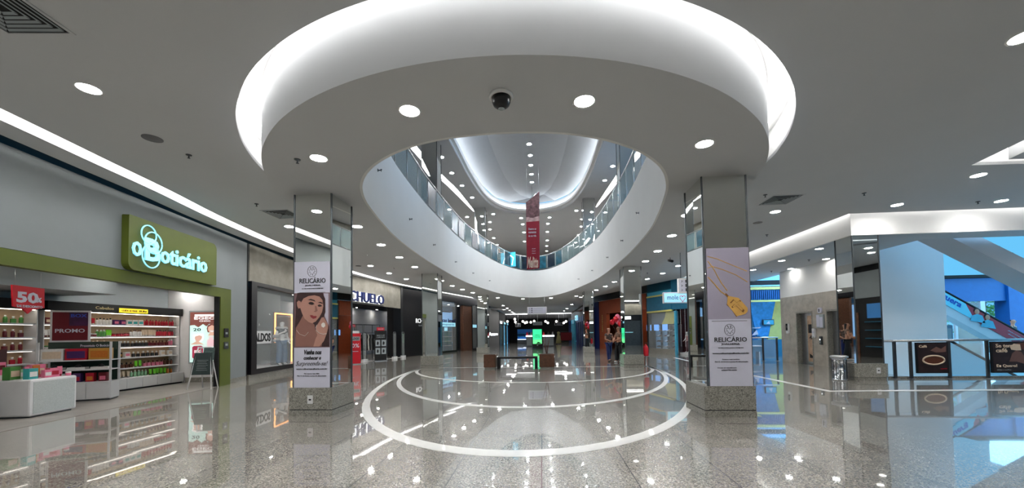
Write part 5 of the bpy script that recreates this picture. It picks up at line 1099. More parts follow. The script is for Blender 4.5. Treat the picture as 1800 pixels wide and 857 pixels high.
MB().tube([(w_*.17, .06, h), (w_*.17, .06, 4.5-t.location.z)], .012, 6).build('rod', M_dsteel, t); MB().tube([(w_*.83, .06, h), (w_*.83, .06, 4.5-t.location.z)], .012, 6).build('rod', M_dsteel, t)
# green screen totem
a = aty(937, 612, 34.8); t = thing('screen_totem', 'tall black totem with glowing green advertising screen in the corridor', 'screen', a)
MB().box(-.05, .87, -.08, .08, 0, 1.78).build('case', M_black, t, bevel=.02); gr = MB().box(.0, .80, -.086, -.08, .42, 1.72).build('screen', mat('screen_green', (.1, .9, .4), emit=1.1, ecol=(.03, .78, .33), var=0), t)
MB().box(.0, .80, -.088, -.0861, .42, .8).build('screen_print', mat('screen_green_pale', (.2, .95, .4), emit=1.0, ecol=(.16, .9, .3), var=0), t)
text('CHEGOU', .15, 1.15, .5, .1, -.09, M_ink, gr, bold=.02); text('A SUA VEZ', .12, .98, .56, .1, -.09, M_ink, gr, bold=.02); MB().slab([(.3, .43), (.45, .6), (.6, .55), (.78, .45)], -.092, -.0881).build('screen_figure', M_ink, gr); MB().box(.35, .47, -.09, -.08, .25, .33).build('logo_plate', M_grey, t)
# kiosks with lit counters
for px0, px1, Y, lab in ((925, 936, 40, 'white lit kiosk counter left of the green screen totem'), (954, 974, 40, 'white lit kiosk counter right of the green screen totem')):
    a = aty(px0, 605, Y); b = aty(px1, 605, Y); w_ = b.x-a.x
    t = thing('kiosk_counter', lab, 'counter', (a.x, Y, 0)); MB().box(0, w_, 0, .8, 0, 1.0).build('glass_case', M_dsteel, t); MB().box(-.03, w_+.03, -.04, .84, 1.0, 1.16).build('lit_top', M_glow, t); MB().box(.05, w_-.05, -.01, 0, .1, .9).build('front_panel', M_grey, t)
    for q in range(3): o = MB().lathe([(.08, 0), (.1, .1), (.07, .3), (.04, .34), (0, .35)], n=10).build('store_jar', GM[[3, 0, 4][q]], None, (a.x+.1+q*(w_-.2)/2, Y+.2+.2*q, 1.161)); tag(o, f'{["red", "black", "grey"][q]} rounded jar on the {lab[10:]}'[:90], 'jar')
# dim store contents
t = thing('blue_display', 'pale blue lit display shelf at the left of the corridor end', 'display', (-3.3, 50.5, 0)); MB().box(0, 2.4, 0, .5, 0, .5).build('base', M_dsteel, t)
for q in range(3): MB().box(.02, 2.38, .05, .5, .55+q*.38, .60+q*.38).build('shelf', M_glow if q == 0 else M_cyan, t)
MB().box(0, 2.4, .5, .6, 0, 1.9).build('back_panel', M_blue, t)
t = thing('dress_stand', 'yellowish dress on a stand at the corridor end', 'garment', (1.95, 47, 0)); MB().lathe([(.35, .1), (.3, .5), (.2, 1.0), (.13, 1.15), (.2, 1.4), (.1, 1.5), (0, 1.52)], n=14).build('dress', col('olive_dress', 130, 124, 84, rough=.9), t); MB().lathe([(.2, 0), (.02, .03), (.015, .12)], n=10).build('foot', M_dsteel, t)
t = thing('red_display', 'dark red rack of clothes at the right of the corridor end', 'clothes rack', (2.3, 49, 0)); MB().box(0, 1.4, 0, .4, .4, 1.4).build('clothes', col('deep_red_cloth', 96, 16, 24, rough=.9, var=.5, scale=12), t); mb = MB(); mb.tube([(0, .2, 0), (0, .2, 1.5), (1.4, .2, 1.5), (1.4, .2, 0)], .02, 6); mb.build('rail_frame', M_dsteel, t)

# ================================================================== RIGHT: corridor, orange gift shop, shoe shop
def gx(px, py=600, fr=FG, d=0): return fr.at(px, py, d)[0]
mb = MB(); mb.box(0, 24.2, 0, .3, 3.0, 4.0); mb.box(21.4, 24.2, 0, .3, 0, 3.0); FS(FK, 'wall_corridor_right', mb, col('cool_grey_wall', 96, 104, 116, rough=.6, var=.04)); FS(FK, 'trim_14', MB().box(0, 24.2, -.03, 0, 3.86, 4.0), M_matblack)
FS(FK, 'wall_corridor_shops_right', MB().box(-8, 24.2, 1.6, 1.7, 0, 4.2), M_matblack)
for s, m_, lab in ((13.4, M_blue, 'blue glazed shop front nearest on the right corridor wall'), (6, M_cyan, 'pale blue shop front in the middle of the right corridor wall'), (1.0, M_navy, 'navy shop front deep on the right corridor wall')):
    t = FT(FK, 'storefront', lab, 'shop front', s)
    if s == 13.4: SF = t
    Ls = 7.6 if s > 10 else 4.4
    for k in range(int(Ls/1.9)+1): MB().box(k*1.9, k*1.9+(.5 if s > 10 else .2), -.03, .2, 0, 3.0).build('pier', M_navy if s > 10 else m_, t)
    MB().box(.2, Ls-.1, 0, .1, 2.5, 3.0).build('header', m_, t); MB().box(.2, Ls-.1, .05, .06, .1, 2.5).build('glass_pane', M_glassrail, t); MB().box(.5, Ls-.5, .6, .65, .3, 2.3).build('window_backdrop', M_wshelf if s > 10 else M_blue, t)
sx_ = gx(1014, 547, FK)-13.4; sc_ = MB().box(sx_, sx_+1.5, -.25, -.031, 2.7, 3.25).build('projecting_sign', M_aquaface, SF, bevel=.05); text('tim', sx_+.5, 2.85, .5, .25, -.26, M_navy, sc_, bold=.03)
t = FT(FK, 'round_sign', 'small round blue lit sign on the right corridor wall', 'sign', 22.6, 0, 2.35); MB().ball((0, -.05, 0), .22, 1, .3, 1, 14).build('disc', mat('lit_blue', (.05, .15, .9), emit=1.4, ecol=(.02, .12, .9), var=0), t)
# orange shop
s0 = gx(1046.5); s1 = gx(1054); sO = gx(1101)
FS(FG, 'wall_right_far', MB().box(-.2, s0, 0, .15, 0, 4.0), M_grey)
FS(FG, 'trim_15', MB().box(-.2, 10.3, 0, .15, 4.0, 4.5), M_black)
FS(FG, 'wall_right_navy_pier', MB().box(s0+.005, s1, -.05, .3, 0, 3.98), M_navy)
mb = MB(); mb.box(s1+.01, s1+1.3, 0, .3, 0, 3.98); mb.box(s1+1.3, 7.6, 0, .3, 2.9, 3.98); FS(FG, 'wall_right_orange', mb, M_orange)
FS(FG, 'wall_right_orange_back', MB().box(-6, 7.68, 2.6, 2.7, 0, 4), M_orange); FS(FG, 'ceiling_orange', MB().box(-6, 7.68, .31, 2.6, 3.5, 3.55), M_brown)
FS(FG, 'wall_right_shop_side', MB().box(7.68, 7.76, 0, 2.6, 0, 3.98), M_black)
for s in (s1+1.6, s1+2.6, s1+3.4): light(protoS, FG.w(s, 1.2, 3.498), 'spot in the ceiling of the orange gift shop', 'orange shop spots')
t = FT(FG, 'wall_letters', 'vertical pale letters on the orange wall of the gift shop', 'sign'); 
for i, c in enumerate('SAPATARIA'): text(c, s1+.55, 2.7-i*.16, .09, .12, -.01, M_yellow, t)
t = FT(FG, 'gift_shelf', 'dark shelf unit with boxes in the orange gift shop', 'shelf', s1+1.55, .9); 
for z in (.05, .6, 1.1, 1.6, 2.1): MB().box(0, 1.9, 0, .4, z, z+.03).build('shelf', M_dsteel, t)
for x in (0, .63, 1.27, 1.87): MB().box(x, x+.03, 0, .4, 0, 2.13).build('upright', M_dsteel, t)
for i, (x, z, c) in enumerate(((.05, .08, 'teal'), (.35, .08, 'pale green'), (.69, .08, 'teal'), (.99, .08, 'teal'), (1.34, .08, 'pale green'), (.05, .63, 'dark red'), (.35, .63, 'red'), (.69, .63, 'black'), (.99, .63, 'dark red'), (1.4, .63, 'red'), (.05, 1.13, 'black'), (.35, 1.13, 'cream'), (.75, 1.13, 'dark red'), (1.4, 1.13, 'cream'), (.15, 1.63, 'red'), (.75, 1.63, 'cream'), (1.4, 1.63, 'black'))):
    o = MB().box(0, .25, 0, .25, 0, .26).m(1).box(.03, .22, -.004, 0, .06, .2).build('gift_bag', [PM[c], PM['cream' if c != 'cream' else 'red']], None, FG.w(s1+1.56+x, .98, z+.0005), FG.rz); tag(o, f'{c} gift bag on the {["bottom", "second", "third", "fourth"][int(z/.5)]} shelf of the orange shop', 'bag', f'{c} bags in the orange shop, {int(z/.5)}')
p = aty(1086, 563, 24.5); t = thing('balloon_bunch', 'bunch of red and pink balloons by the orange gift shop', 'balloons', (p.x, 24.5, 0))
for i, (x, z, m_) in enumerate(((-.35, 2.02, M_red), (-.12, 2.2, M_red), (.05, 2.05, PM['pink']), (.25, 2.22, PM['pink']), (.38, 2.0, M_red), (.02, 2.35, PM['pink']), (.15, 1.88, M_red))):
    MB().ball((x, (i % 3)*.12, z), .16, 1, 1, 1.15, 12).build('balloon', m_, t); MB().tube([(x, (i % 3)*.12, z-.17), (0, 0, 1.2), (0, 0, .05)], .003, 4).build('string', M_grey, t)
MB().lathe([(.12, 0), (.12, .05), (.0, .06)], n=12).build('weight', M_red, t)
# shoe shop with the aqua sign
a0 = 7.8; pil = gx(1187); 
mb = MB(); mb.box(a0, 10.32, 0, .12, 3.95, 4.5); FS(FG, 'wall_right_shoe', mb, M_teal)
mb = MB(); mb.box(a0, 10.32, -.04, .12, 2.72, 3.62); FS(FG, 'trim_16', mb, M_teal)
for z, n_ in ((3.62, 'trim_17'), (2.62, 'trim_18')): FS(FG, n_, MB().box(a0, 10.32, -.06, .1, z, z+.1), M_yellow)
FS(FG, 'trim_19', MB().box(a0, 10.32, .0, .12, 3.72, 3.95), M_cyan)
t = FT(FG, 'shop_window', 'shoe shop window with a yellow curved band over shelves of shoes', 'window')
MB().box(a0, pil-.05, .04, .055, .3, 2.62).build('glass_pane', M_glass, t); MB().box(a0, pil-.05, 0, .3, 0, .3).build('stone_base', M_gran, t); MB().box(a0, pil-.05, .3, .32, 1.85, 2.6).build('printed_backdrop', col('slate_blue', 96, 110, 124, rough=.7, var=.1), t)
mb = MB(); n_ = 10; x0 = gx(1158, 560); x1 = gx(1180, 560); mb.slab([(x0-.1, 1.85), (x0+.25, 2.3), (x0+.35, 2.61), (x1+.2, 2.61), (x1, 2.3), (x1-.15, 1.85)], .27, .29); mb.build('yellow_band', M_yellow, t)
for q, px in enumerate((1136, 1149, 1164)): MB().box(gx(px, 575)-.26, gx(px, 575)+.22, .2, .24, 1.45, 1.84).build('lit_screen', mat('screen_blue', (.2, .5, 1), emit=.9, ecol=(.15, .38, .9), var=0), t)
FS(FG, 'wall_shoe_back', MB().box(3.0, 10.6, 3.2, 3.3, 0, 4), M_matblack); FS(FG, 'ceiling_shoe', MB().box(a0, 10.3, .35, 3.2, 3.2, 3.25), M_ceil)
for s in (8.4, 9.4): light(protoS, FG.w(s, 1.0, 3.198), 'spot in the ceiling of the shoe shop', 'shoe shop spots')
t = FT(FG, 'shoe_shelf', 'tall steel shelves of shoes behind the shoe shop window', 'shelf', a0+.1, .5)
for z in (.35, .7, 1.05, 1.4): MB().box(0, 2.2, 0, .35, z, z+.025).build('shelf', M_steel, t)
for x in (0, .73, 1.46, 2.17): MB().box(x, x+.03, 0, .35, 0, 1.8).build('upright', M_steel, t)
sp_ = None
SHC = [('black', PM['black']), ('red', PM['dark red']), ('white', PM['white']), ('brown', PM['brown'])]; shp = {}
for z in (.376, .726, 1.076, 1.426):
    for i in range(8):
        n_, m_ = SHC[(i+int(z*10)) % 4]
        if n_ not in shp:
            mb = MB(); mb.tube([(0, .1, .05), (0, .04, .06), (0, -.06, .035), (0, -.12, .025)], [.035, .04, .036, .02], 8); mb.box(-.04, .04, -.13, .13, 0, .015); shp[n_] = o = mb.build('shoe', m_, None)
        else: o = shp[n_].copy(); C.objects.link(o)
        o.location = FG.w(a0+.2+i*.245+(.06 if i > 2 else 0)+(.06 if i > 5 else 0), .66, z); o.rotation_euler.z = FG.rz; tag(o, f'{n_} shoe on the steel shelves of the shoe shop', 'shoe', f'{n_} shoes in the shoe shop')
o = MB().box(pil, pil+.13, -.03, .1, 0, 2.62).build('blue_pillar', M_cyan, None, FG.w(0), FG.rz); tag(o, 'slim sky blue pillar under the aqua shoe shop sign', 'pillar')
Ys = 21.2; a = aty(1168, 532, Ys); b = aty(1219, 513, Ys)
t = thing('shop_sign', 'glowing aqua box sign with a pink heart', 'sign', a); t['label'] = 'glowing aqua box sign with a pink heart over the shoe shop'
w_, h = b.x-a.x, b.z-a.z; MB().box(-.05, w_+.8, 0, .2, -.02, h+.02).build('case', M_wshelf, t, bevel=.02); fc = MB().box(0, w_+.75, -.01, 0, .03, h-.03).build('lit_face', M_aquaface, t)
mx = M_navy; text('mole', w_*.10, h*.3, w_*.38, h*.48, -.014, col('sign_violet', 50, 50, 150), t, bold=.0); text('a', w_*.80, h*.3, w_*.13, h*.3, -.014, col('sign_violet', 50, 50, 150), t)
hc = (w_*.62, h*.42); P = [(hc[0]+.017*h*16*math.sin(a_)**3, hc[1]+.022*h*(13*math.cos(a_)-5*math.cos(2*a_)-2*math.cos(3*a_)-math.cos(4*a_))) for a_ in [2*PI*k/26 for k in range(26)]]
mb = MB(); mb.tube([(x, -.02, z) for x, z in P], .018, 6, True); mb.build('heart', PM['pink'], fc)
MB().box(.2, w_+.6, .2, .6, h*.2, h*.7).build('bracket', M_dsteel, t)
# entrance with bead strings and dressed figures
FS(FH, 'wall_right_entrance', MB().box(0, FH.L, 0, .12, 2.7, 4.5), M_teal); FS(FH, 'wall_entrance_back', MB().box(-.5, 2.3, 1.2, 1.3, 0, 4), col('dark_rose', 70, 28, 34, rough=.8, var=.5, scale=5))
t = FT(FH, 'bead_curtain', 'strings of pale beads hanging in the shoe shop entrance', 'curtain'); t['kind'] = 'stuff'
mb = MB()
for px in (1194, 1199, 1203, 1207):
    s = {1194: .25, 1199: .6, 1203: .95, 1207: 1.3}[px]
    for k in range(26): mb.ball((s, .1, 2.65-k*.085), .022, 1, 1, 1.2, 6)
    mb.tube([(s, .1, 2.7), (s, .1, .45)], .004, 4)
mb.build('bead_string', M_wshelf, t)
for px, H, lab in ((1199, 1.25, 'patterned mannequin left in the shoe shop entrance'), (1211, 1.3, 'patterned mannequin right in the shoe shop entrance')):
    s = .55 if px < 1205 else 1.35; t = FT(FH, 'mannequin', lab, 'mannequin', s, .6, .12)
    figure(t, H, {'elbow_l': (-.24, .05, 1.12), 'hand_l': (-.22, -.12, .98)}, M_plaster, 'long', 'slim', None, col('floral_print', 170, 130, 130, rough=.8, var=.7, scale=26), col('floral_print_dark', 120, 90, 96, rough=.8, var=.7, scale=22), mann=True)
    MB().box(-.3, .3, -.3, .3, -.12, 0).build('stand', M_wshelf, t)
# blue boutique seen past the right column
FS(FI, 'wall_right_blue_fascia', MB().box(0, 6.0, 0, .15, 2.95, 3.5), mat('corrugated_blue', srgb(10, 92, 140), rough=.5, var=.3, scale=9))
mb = MB()
for i in range(60): mb.box(i*.1, i*.1+.045, -.03, 0, 3.0, 3.44)
FS(FI, 'trim_20', mb, M_blue)
FS(FI, 'trim_21', MB().box(0, 6, -.05, .1, 2.86, 2.95), M_yellow); FS(FI, 'trim_22', MB().box(0, 6, -.05, .1, 3.5, 3.62), M_yellow); FS(FI, 'trim_23', MB().box(0, 6, -.02, .1, 3.74, 3.98), M_black)
FS(FI, 'wall_right_blue_low', MB().box(0, 6, 0, .15, 0, .9), M_teal)
FS(FI, 'wall_right_blue_back', MB().box(0, 6, .9, 1.0, 0, 4.4), mat('backdrop_blue', srgb(110, 175, 210), rough=.7, var=.08, scale=1))
for s in (.8, 2.0, 3.2): light(protoS, FI.w(s, .5, 3.6), 'spot added behind the blue fascia to light the boutique', 'added boutique spots')  # lamps added out of sight to brighten the boutique
FS(FI, 'ceiling_blue', MB().box(0, 6, .15, .9, 3.602, 3.7), M_wshelf)
t = FT(FI, 'printed_hanging', 'big blue slanted print behind the far railing on the right', 'poster')
P = [FI.at(x, y, .8) for x, y in ((1316, 530), (1330, 590), (1350, 592), (1365, 527), (1316, 527))]; MB().slab(P, .78, .899).build('blue_print', col('print_bright_blue', 50, 140, 205, rough=.6, var=.2), t)
P = [FI.at(x, y, .8) for x, y in ((1364, 522), (1377, 522), (1377, 604), (1348, 604))]; MB().slab(P, .765, .899).build('yellow_print', M_yellow, t)
P = [FI.at(x, y, .8) for x, y in ((1312, 560), (1326, 590), (1336, 600), (1312, 606))]; MB().slab(P, .755, .779).build('deep_blue_print', M_blue, t)
for q in range(2):
    t = FT(FI, 'picture_frame', 'small framed pair of boat pictures on the pale wall behind the far railing' if q == 0 else 'white kite shaped print low on the blue backdrop', 'picture', 0, 0)
    a = FI.at(1341, 571, .7) if q == 0 else FI.at(1322, 586, .7)
    if q == 0: MB().box(a[0], a[0]+.56, .66, .764, a[1], a[1]+.3).build('frame', M_dsteel, t); MB().box(a[0]+.03, a[0]+.53, .655, .66, a[1]+.03, a[1]+.27).build('picture', M_cyan, t); MB().slab([(a[0]+.15, a[1]+.08), (a[0]+.3, a[1]+.22), (a[0]+.35, a[1]+.06)], .65, .655).build('white_shape', M_paper, t)
    else: MB().slab([(a[0], a[1]-.1), (a[0]+.25, a[1]+.2), (a[0]+.33, a[1]-.05)], .70, .754).build('white_shape', M_paper, t); MB().slab([(a[0]-.2, a[1]+.3), (a[0]+.5, a[1]+.36), (a[0]+.4, a[1]+.28)], .70, .754).build('white_shape', M_paper, t)
def railing(name, p0, p1, z0, label, posts, h=1.05, glass=M_glass, gl0=.12):
    d = Vector((p1[0]-p0[0], p1[1]-p0[1])); L = d.length; t = thing(name, label, 'railing', (p0[0], p0[1], z0), math.atan2(d.y, d.x))
    MB().tube([(0, 0, h), (L, 0, h)], .032, 10).build('handrail', M_steel, t)
    for s in posts: MB().box(s-.035, s+.035, -.02, .02, 0, h-.02).build('post', M_dsteel, t); MB().box(s-.07, s+.07, -.06, .06, 0, .015).build('base_plate', M_steel, t)
    for a, b in zip(posts, posts[1:]): MB().box(a+.05, b-.05, -.006, .006, gl0, h-.1).build('glass_panel', glass, t)
    return t, L
railing('glass_railing', (9.2, 18.2), (10.55, 18.2), 0, 'short glass railing before the blue boutique past the right column', [.05, .7, 1.3])
# low furniture seen behind that railing
t = thing('play_table', 'low teal and white counter behind the short railing', 'counter', (9.7, 19.6, 0)); MB().box(-.6, .9, 0, .5, .35, .6).build('body', M_teal, t); MB().box(-.62, .92, -.03, .53, .6, .64).build('top', M_wshelf, t); 
for x in (-.55, .85): MB().box(x-.03, x+.03, .1, .4, 0, .35).build('leg', M_steel, t)

# ================================================================== RIGHT: lift lobby block
mb = MB(); d1 = [FL.sd(10.6, y)[0] for y in (16.98, 16.0)]; d2 = [FL.sd(10.6, y)[0] for y in (15.25, 14.4)]
mb.box(0, d1[0], 0, .25, 0, 2.8); mb.box(d1[0], d1[1], 0, .25, 2.12, 2.8); mb.box(d1[1], d2[0], 0, .25, 0, 2.8); mb.box(d2[0], d2[1], 0, .25, 2.12, 2.8); mb.box(d2[1], 3.8, 0, .25, 0, 2.8)
FS(FL, 'wall_lobby_stone', mb, M_marble); FS(FL, 'wall_lobby_upper', MB().box(0, 3.8, .005, .25, 2.8, 3.95), M_white)
struct('wall_lobby_white', MB().box(10.62, 13.72, 14.2, 14.4, -4.6, UC), M_white)
struct('wall_lobby_rear', MB().box(10.86, 13.72, 17.9, 18.0, -4.6, 3.95), M_white)
struct('wall_lobby_right', MB().box(13.6, 13.72, 14.4, 18, -4.6, UC), M_white)
for (a, b), lab in ((d1, 'left lift doorway with a tall printed advert on its door'), (d2, 'right lift doorway half hidden by the mirrored column')):
    t = FT(FL, 'lift_door', lab, 'lift door', a, 0); w_ = b-a
    mb = MB(); mb.box(0, .05, -.01, .24, 0, 2.12); mb.box(w_-.05, w_, -.01, .24, 0, 2.12); mb.box(.05, w_-.05, -.01, .24, 2.06, 2.12); mb.build('frame', M_gran, t)
    for k in (0, 1): MB().box(.05+k*(w_-.1)/2, .05+(k+1)*(w_-.1)/2-.004, .18, .21, 0, 2.06).build('door_leaf', M_steel, t)
    MB().box(.05, w_-.05, .0, .2, 0.001, .01).build('sill', M_dsteel, t)
a_ = d1[0]; t = FT(FL, 'door_advert', 'tall sepia printed advert sheet on the left lift door', 'poster', a_+.42, .165, .1)
MB().box(0, .5, 0, .01, 0, 1.85).build('sheet', col('sepia_print', 176, 146, 122, rough=.5, var=.25, scale=5), t); MB().box(.05, .45, -.004, 0, 1.15, 1.5).build('dark_print', M_ink, t); text('-45%', .08, .9, .34, .16, -.003, M_ink, t, bold=.02)
MB().slab([(.08, .15), (.08, .32), (.25, .24), (.42, .34), (.42, .15)], -.004, 0).build('logo_print', M_ink, t)
def wallitem(px, py, w_, h, name, label, cat, body, parts=()):
    s, z = FL.at(px, py, 0); t = FT(FL, name, label, cat, s-w_/2, -.001, z-h/2)
    o = MB().box(0, w_, -.07, 0, 0, h).build('body', body, t, bevel=.01)
    for (nm, x0, x1, z0_, z1_, m_) in parts: MB().box(x0*w_, x1*w_, -.076, -.07, z0_*h, z1_*h).build(nm, m_, t)
    return t
wallitem(1386.5, 577, .17, .42, 'fire_hose_box', 'black and white wall dispenser left of the lifts', 'dispenser', M_wshelf, (('dark_front', 0, .75, .3, 1, M_matblack), ('emblem', .2, .55, .6, .8, M_grey), ('nozzle', .3, .7, .0, .12, M_wshelf)))
wallitem(1432.5, 585, .15, .36, 'sanitizer_dispenser', 'white hand sanitizer dispenser beside the left lift', 'dispenser', M_wshelf, (('nozzle', .3, .7, .0, .15, M_grey), ('label_print', .2, .8, .5, .7, M_paper)))
wallitem(1444, 564, .36, .52, 'notice_board', 'white framed notices between the two lifts', 'notice', M_grey, (('paper', .05, .48, .1, .95, M_paper), ('paper', .52, .95, .05, .8, M_paper)))
wallitem(1443, 545, .16, .2, 'wheelchair_sign', 'small white square accessibility sign above the notices', 'sign', M_paper, (('pictogram', .35, .65, .2, .8, M_ink),))
wallitem(1445, 598, .1, .32, 'lift_call_panel', 'dark call button panel between the two lifts', 'button panel', M_dsteel, (('button', .3, .7, .55, .7, M_glow), ('button', .3, .7, .25, .4, M_grey)))
# trash bin
p = atz(1484.5, 667); t = thing('litter_bin', 'round steel litter bin beside the mirrored column with rounded plinth', 'bin', (8.12, 11.28, 0))
MB().lathe([(.17, .0), (.17, .03), (.155, .04), (.155, .56), (.17, .60)], n=28).build('bin_body', M_chrome, t); MB().lathe([(.17, .60), (.2, .62), (.2, .66), (.15, .68), (.13, .66), (.0, .655)], n=28).build('rim', M_steel, t)
for k in range(12): a = 2*PI*k/12; MB().box(.158*math.cos(a)-.006, .158*math.cos(a)+.006, .158*math.sin(a)-.006, .158*math.sin(a)+.006, .05, .56).build('seam', M_dsteel, t)

# ================================================================== RIGHT: void with escalators
struct('trim_24', MB().box(9.3, 16, 11.56, 11.62, 0.0, .06), M_gran)
rl, L = railing('glass_railing', (9.28, 11.5), (14.6, 11.5), 0, 'glass railing with steel handrail carrying the dark cafe posters', [.45, .86, 1.84, 2.8, 4.55], gl0=.1)
for (x0, x1, title, lab, n_) in ((10.22, 11.02, 'Café', 'dark framed coffee cup poster on the railing, left one', 0), (12.10, 13.35, 'Se tem café', 'dark framed poster of a drinking woman on the railing, right one', 1)):
    t = thing('cafe_poster', lab, 'poster', (x0, 11.44, .16)); w_ = x1-x0; h = .84
    MB().box(0, w_, -.03, .02, 0, h).build('frame', M_black, t); p_ = MB().box(.03, w_-.03, -.034, -.03, .03, h-.03).build('print', col('coffee_dark', 40, 26, 28, rough=.35, var=.5, scale=7), t)
    if n_ == 0:
        mb = MB(); mb.tube([(w_*.52+.27*math.cos(2*PI*k/24), -.037, .36+.12*math.sin(2*PI*k/24)) for k in range(24)], .022, 6, True); mb.build('cup_rim', PM['cream'], t)
        MB().slab([(w_*.52+.25*math.cos(2*PI*k/20), .36+.10*math.sin(2*PI*k/20)) for k in range(20)], -.037, -.034).build('coffee_print', PM['brown'], t); MB().slab([(.35, .62), (.5, .72), (.62, .66), (.74, .74), (.74, .58), (.5, .56)], -.037, -.034).build('hand_print', col('print_dim_skin', 110, 78, 70), t)
        text(title, .06, .70, .2, .07, -.036, PM['cream'], t, bold=.02); text('especial', .58, .1, .16, .04, -.036, M_red, t, bold=.02)
    else:
        text('Se tem', .1, .68, .42, .1, -.036, PM['cream'], t, bold=.02); text('café', .1, .55, .28, .11, -.036, PM['cream'], t, bold=.02); text('Eu Quero!', .1, .14, .5, .09, -.036, PM['cream'], t, bold=.02); text('@cafe', .1, .06, .35, .04, -.036, M_grey, t)
        MB().slab([(.42, .3), (.5, .52), (.6, .6), (.72, .56), (.8, .42), (.95, .38), (1.05, .25), (.9, .2), (.6, .3)], -.038, -.034).build('arms_print', col('print_dim_skin', 110, 78, 70), t); MB().slab([(.45, .7), (.55, .78), (.7, .76), (.72, .6), (.6, .6), (.48, .62)], -.040, -.036).build('face_print', PM['cream'], t); MB().slab([(.62, .8), (1.0, .8), (.95, .62), (.75, .62)], -.038, -.034).build('hair_print', PM['brown'], t)
def escalator(name, label, x0, z0, x1, z1, Y0, Y1, thick, m_side, bal=.0, balm=None):
    """inclined flight from (x0, z0) down to (x1, z1); truss sides, steps, balustrades and handrails"""
    t = thing(name, label, 'escalator', (x0, Y0, z0)); dx, dz = x1-x0, z1-z0
    P = [(0, 0), (dx, dz), (dx, dz-thick), (0, -thick)]
    MB().slab(P, 0, .05).build('side_cladding', m_side, t); MB().slab(P, Y1-Y0-.05, Y1-Y0).build('side_cladding', m_side, t)
    MB().slab([(0, -thick), (dx, dz-thick), (dx, dz-thick-.03), (0, -thick-.03)], .0, Y1-Y0).build('soffit', m_side, t)
    n = int(abs(dz)/.2); mb = MB()
    for i in range(n):
        xa, za = dx*i/n, dz*i/n; mb.box(xa, xa+dx/n, .08, Y1-Y0-.08, za-.25, za-.12)
    mb.build('steps', M_dsteel, t)
    if bal:
        for y in (0.0, Y1-Y0-.03):
            MB().slab([(0, 0), (dx, dz), (dx, dz+bal), (0, bal)], y, y+.02).build('balustrade', balm or M_glassrail, t)
            mb = MB(); mb.tube([(0, y+.01, bal+.03), (dx, y+.01, dz+bal+.03)], .045, 8); mb.build('handrail', M_matblack, t)
    return t
# upper flight: grey cladding crossing the top right
p0 = aty(1611, 420, 12.9); p1 = aty(1800, 515, 12.9); sl = (p1.z-p0.z)/(p1.x-p0.x)
xs, xe = 8.9+2.05, 17.0
def zl(x): return p0.z+(x-p0.x)*sl
tp = aty(1722, 415, 12.1); th_ = tp.z-zl(tp.x)
escalator('escalator', 'grey clad upper escalator flight crossing the top right corner', xs, zl(xs)+th_, xe, zl(xe)+th_, 12.1, 12.9, th_, M_ceil)
# second flight with the printed balustrade
p0 = aty(1660, 535, 15.6); p1 = aty(1800, 612, 15.6); sl2 = (p1.z-p0.z)/(p1.x-p0.x); q0 = aty(1660, 512, 15.6); hb = q0.z-p0.z
x0_, x1_ = 13.8, 18.6; f2 = lambda x: p0.z+(x-p0.x)*sl2
e2 = escalator('escalator', 'escalator flight with aqua and red printed balustrade behind the railing', x0_, f2(x0_), x1_, f2(x1_), 15.6, 15.95, .30, M_wshelf, hb, M_wshelf)
t = thing('balustrade_print', 'aqua and red printed wrap with two people along the escalator', 'advert', (0, 15.575, 0))
def bz(px, k): x = aty(px, 550, 15.6).x; return (x, f2(x)+hb*k)
xa, xb, xc, xd = 13.9, bz(1697, 0)[0], bz(1712, 0)[0], 18.1
MB().slab([(xa, f2(xa)+.02), (xa, f2(xa)+hb-.02), (xb, f2(xb)+hb-.02), (xc, f2(xc)+.02)][::-1], 0, .02).build('aqua_field', mat('aqua_print', srgb(120, 215, 235), rough=.4, var=.02), t)
MB().slab([(xc, f2(xc)+.02), (xb, f2(xb)+hb-.02), (xd, f2(xd)+hb-.02), (xd, f2(xd)+.02)][::-1], 0, .02).build('red_field', col('red_print', 176, 40, 56, rough=.4, var=.05), t)
t.parent = e2; t.location = (-13.8, -.025, -f2(13.8)); del t['label']; del t['category']
o = text('Anhanguera', 0, 0, 1.7, .27, -.002, col('print_royal_blue', 20, 80, 180), t, bold=.03); sxl = aty(1700, 550, 15.6).x
o.location = (sxl-1.72, 0, f2(sxl-1.72)+hb*.25); o.rotation_euler = (0, -math.atan(sl2), 0)
for px in (1716, 1734):
    x = aty(px, 560, 15.6).x; zc = f2(x)+hb*.45
    MB().ball((x, -.01, zc+.17), .085, 1, .15, 1.25, 12).build('head_print', M_skin, t); MB().ball((x, -.004, zc+.22), .10, 1.05, .12, 1.1, 12).build('hair_print', M_hair, t); MB().slab([(x-.24, zc-.16-.02*0), (x-.17, zc+.03), (x, zc+.09), (x+.17, zc+.02), (x+.26, zc-.26)], -.02, -.003).build('shirt_print', mat('shirt_aqua', srgb(90, 180, 205), rough=.6), t)
for k in (.35, .6): 
    o = text('descontos especiais', 0, 0, 1.1, .06, -.002, M_paper, t); x = aty(1768, 560, 15.6).x; o.location = (x, 0, f2(x)+hb*k); o.rotation_euler = (0, -math.atan(sl2), 0)
# lower flight going down from this floor
p0 = aty(1655, 592, 14.3); p1 = aty(1745, 640, 14.3); sl3 = (p1.z-p0.z)/(p1.x-p0.x)
f3 = lambda x: p0.z+(x-p0.x)*sl3
e3 = escalator('escalator', 'pale blue escalator side sloping down behind the glass railing', 13.8, f3(13.8)-.45, 20.5, f3(20.5)-.45, 14.3, 15.4, .9, mat('pale_side', srgb(150, 205, 225), rough=.4, var=.02), .45, mat('pale_side2', srgb(150, 205, 225), rough=.4, var=.02))
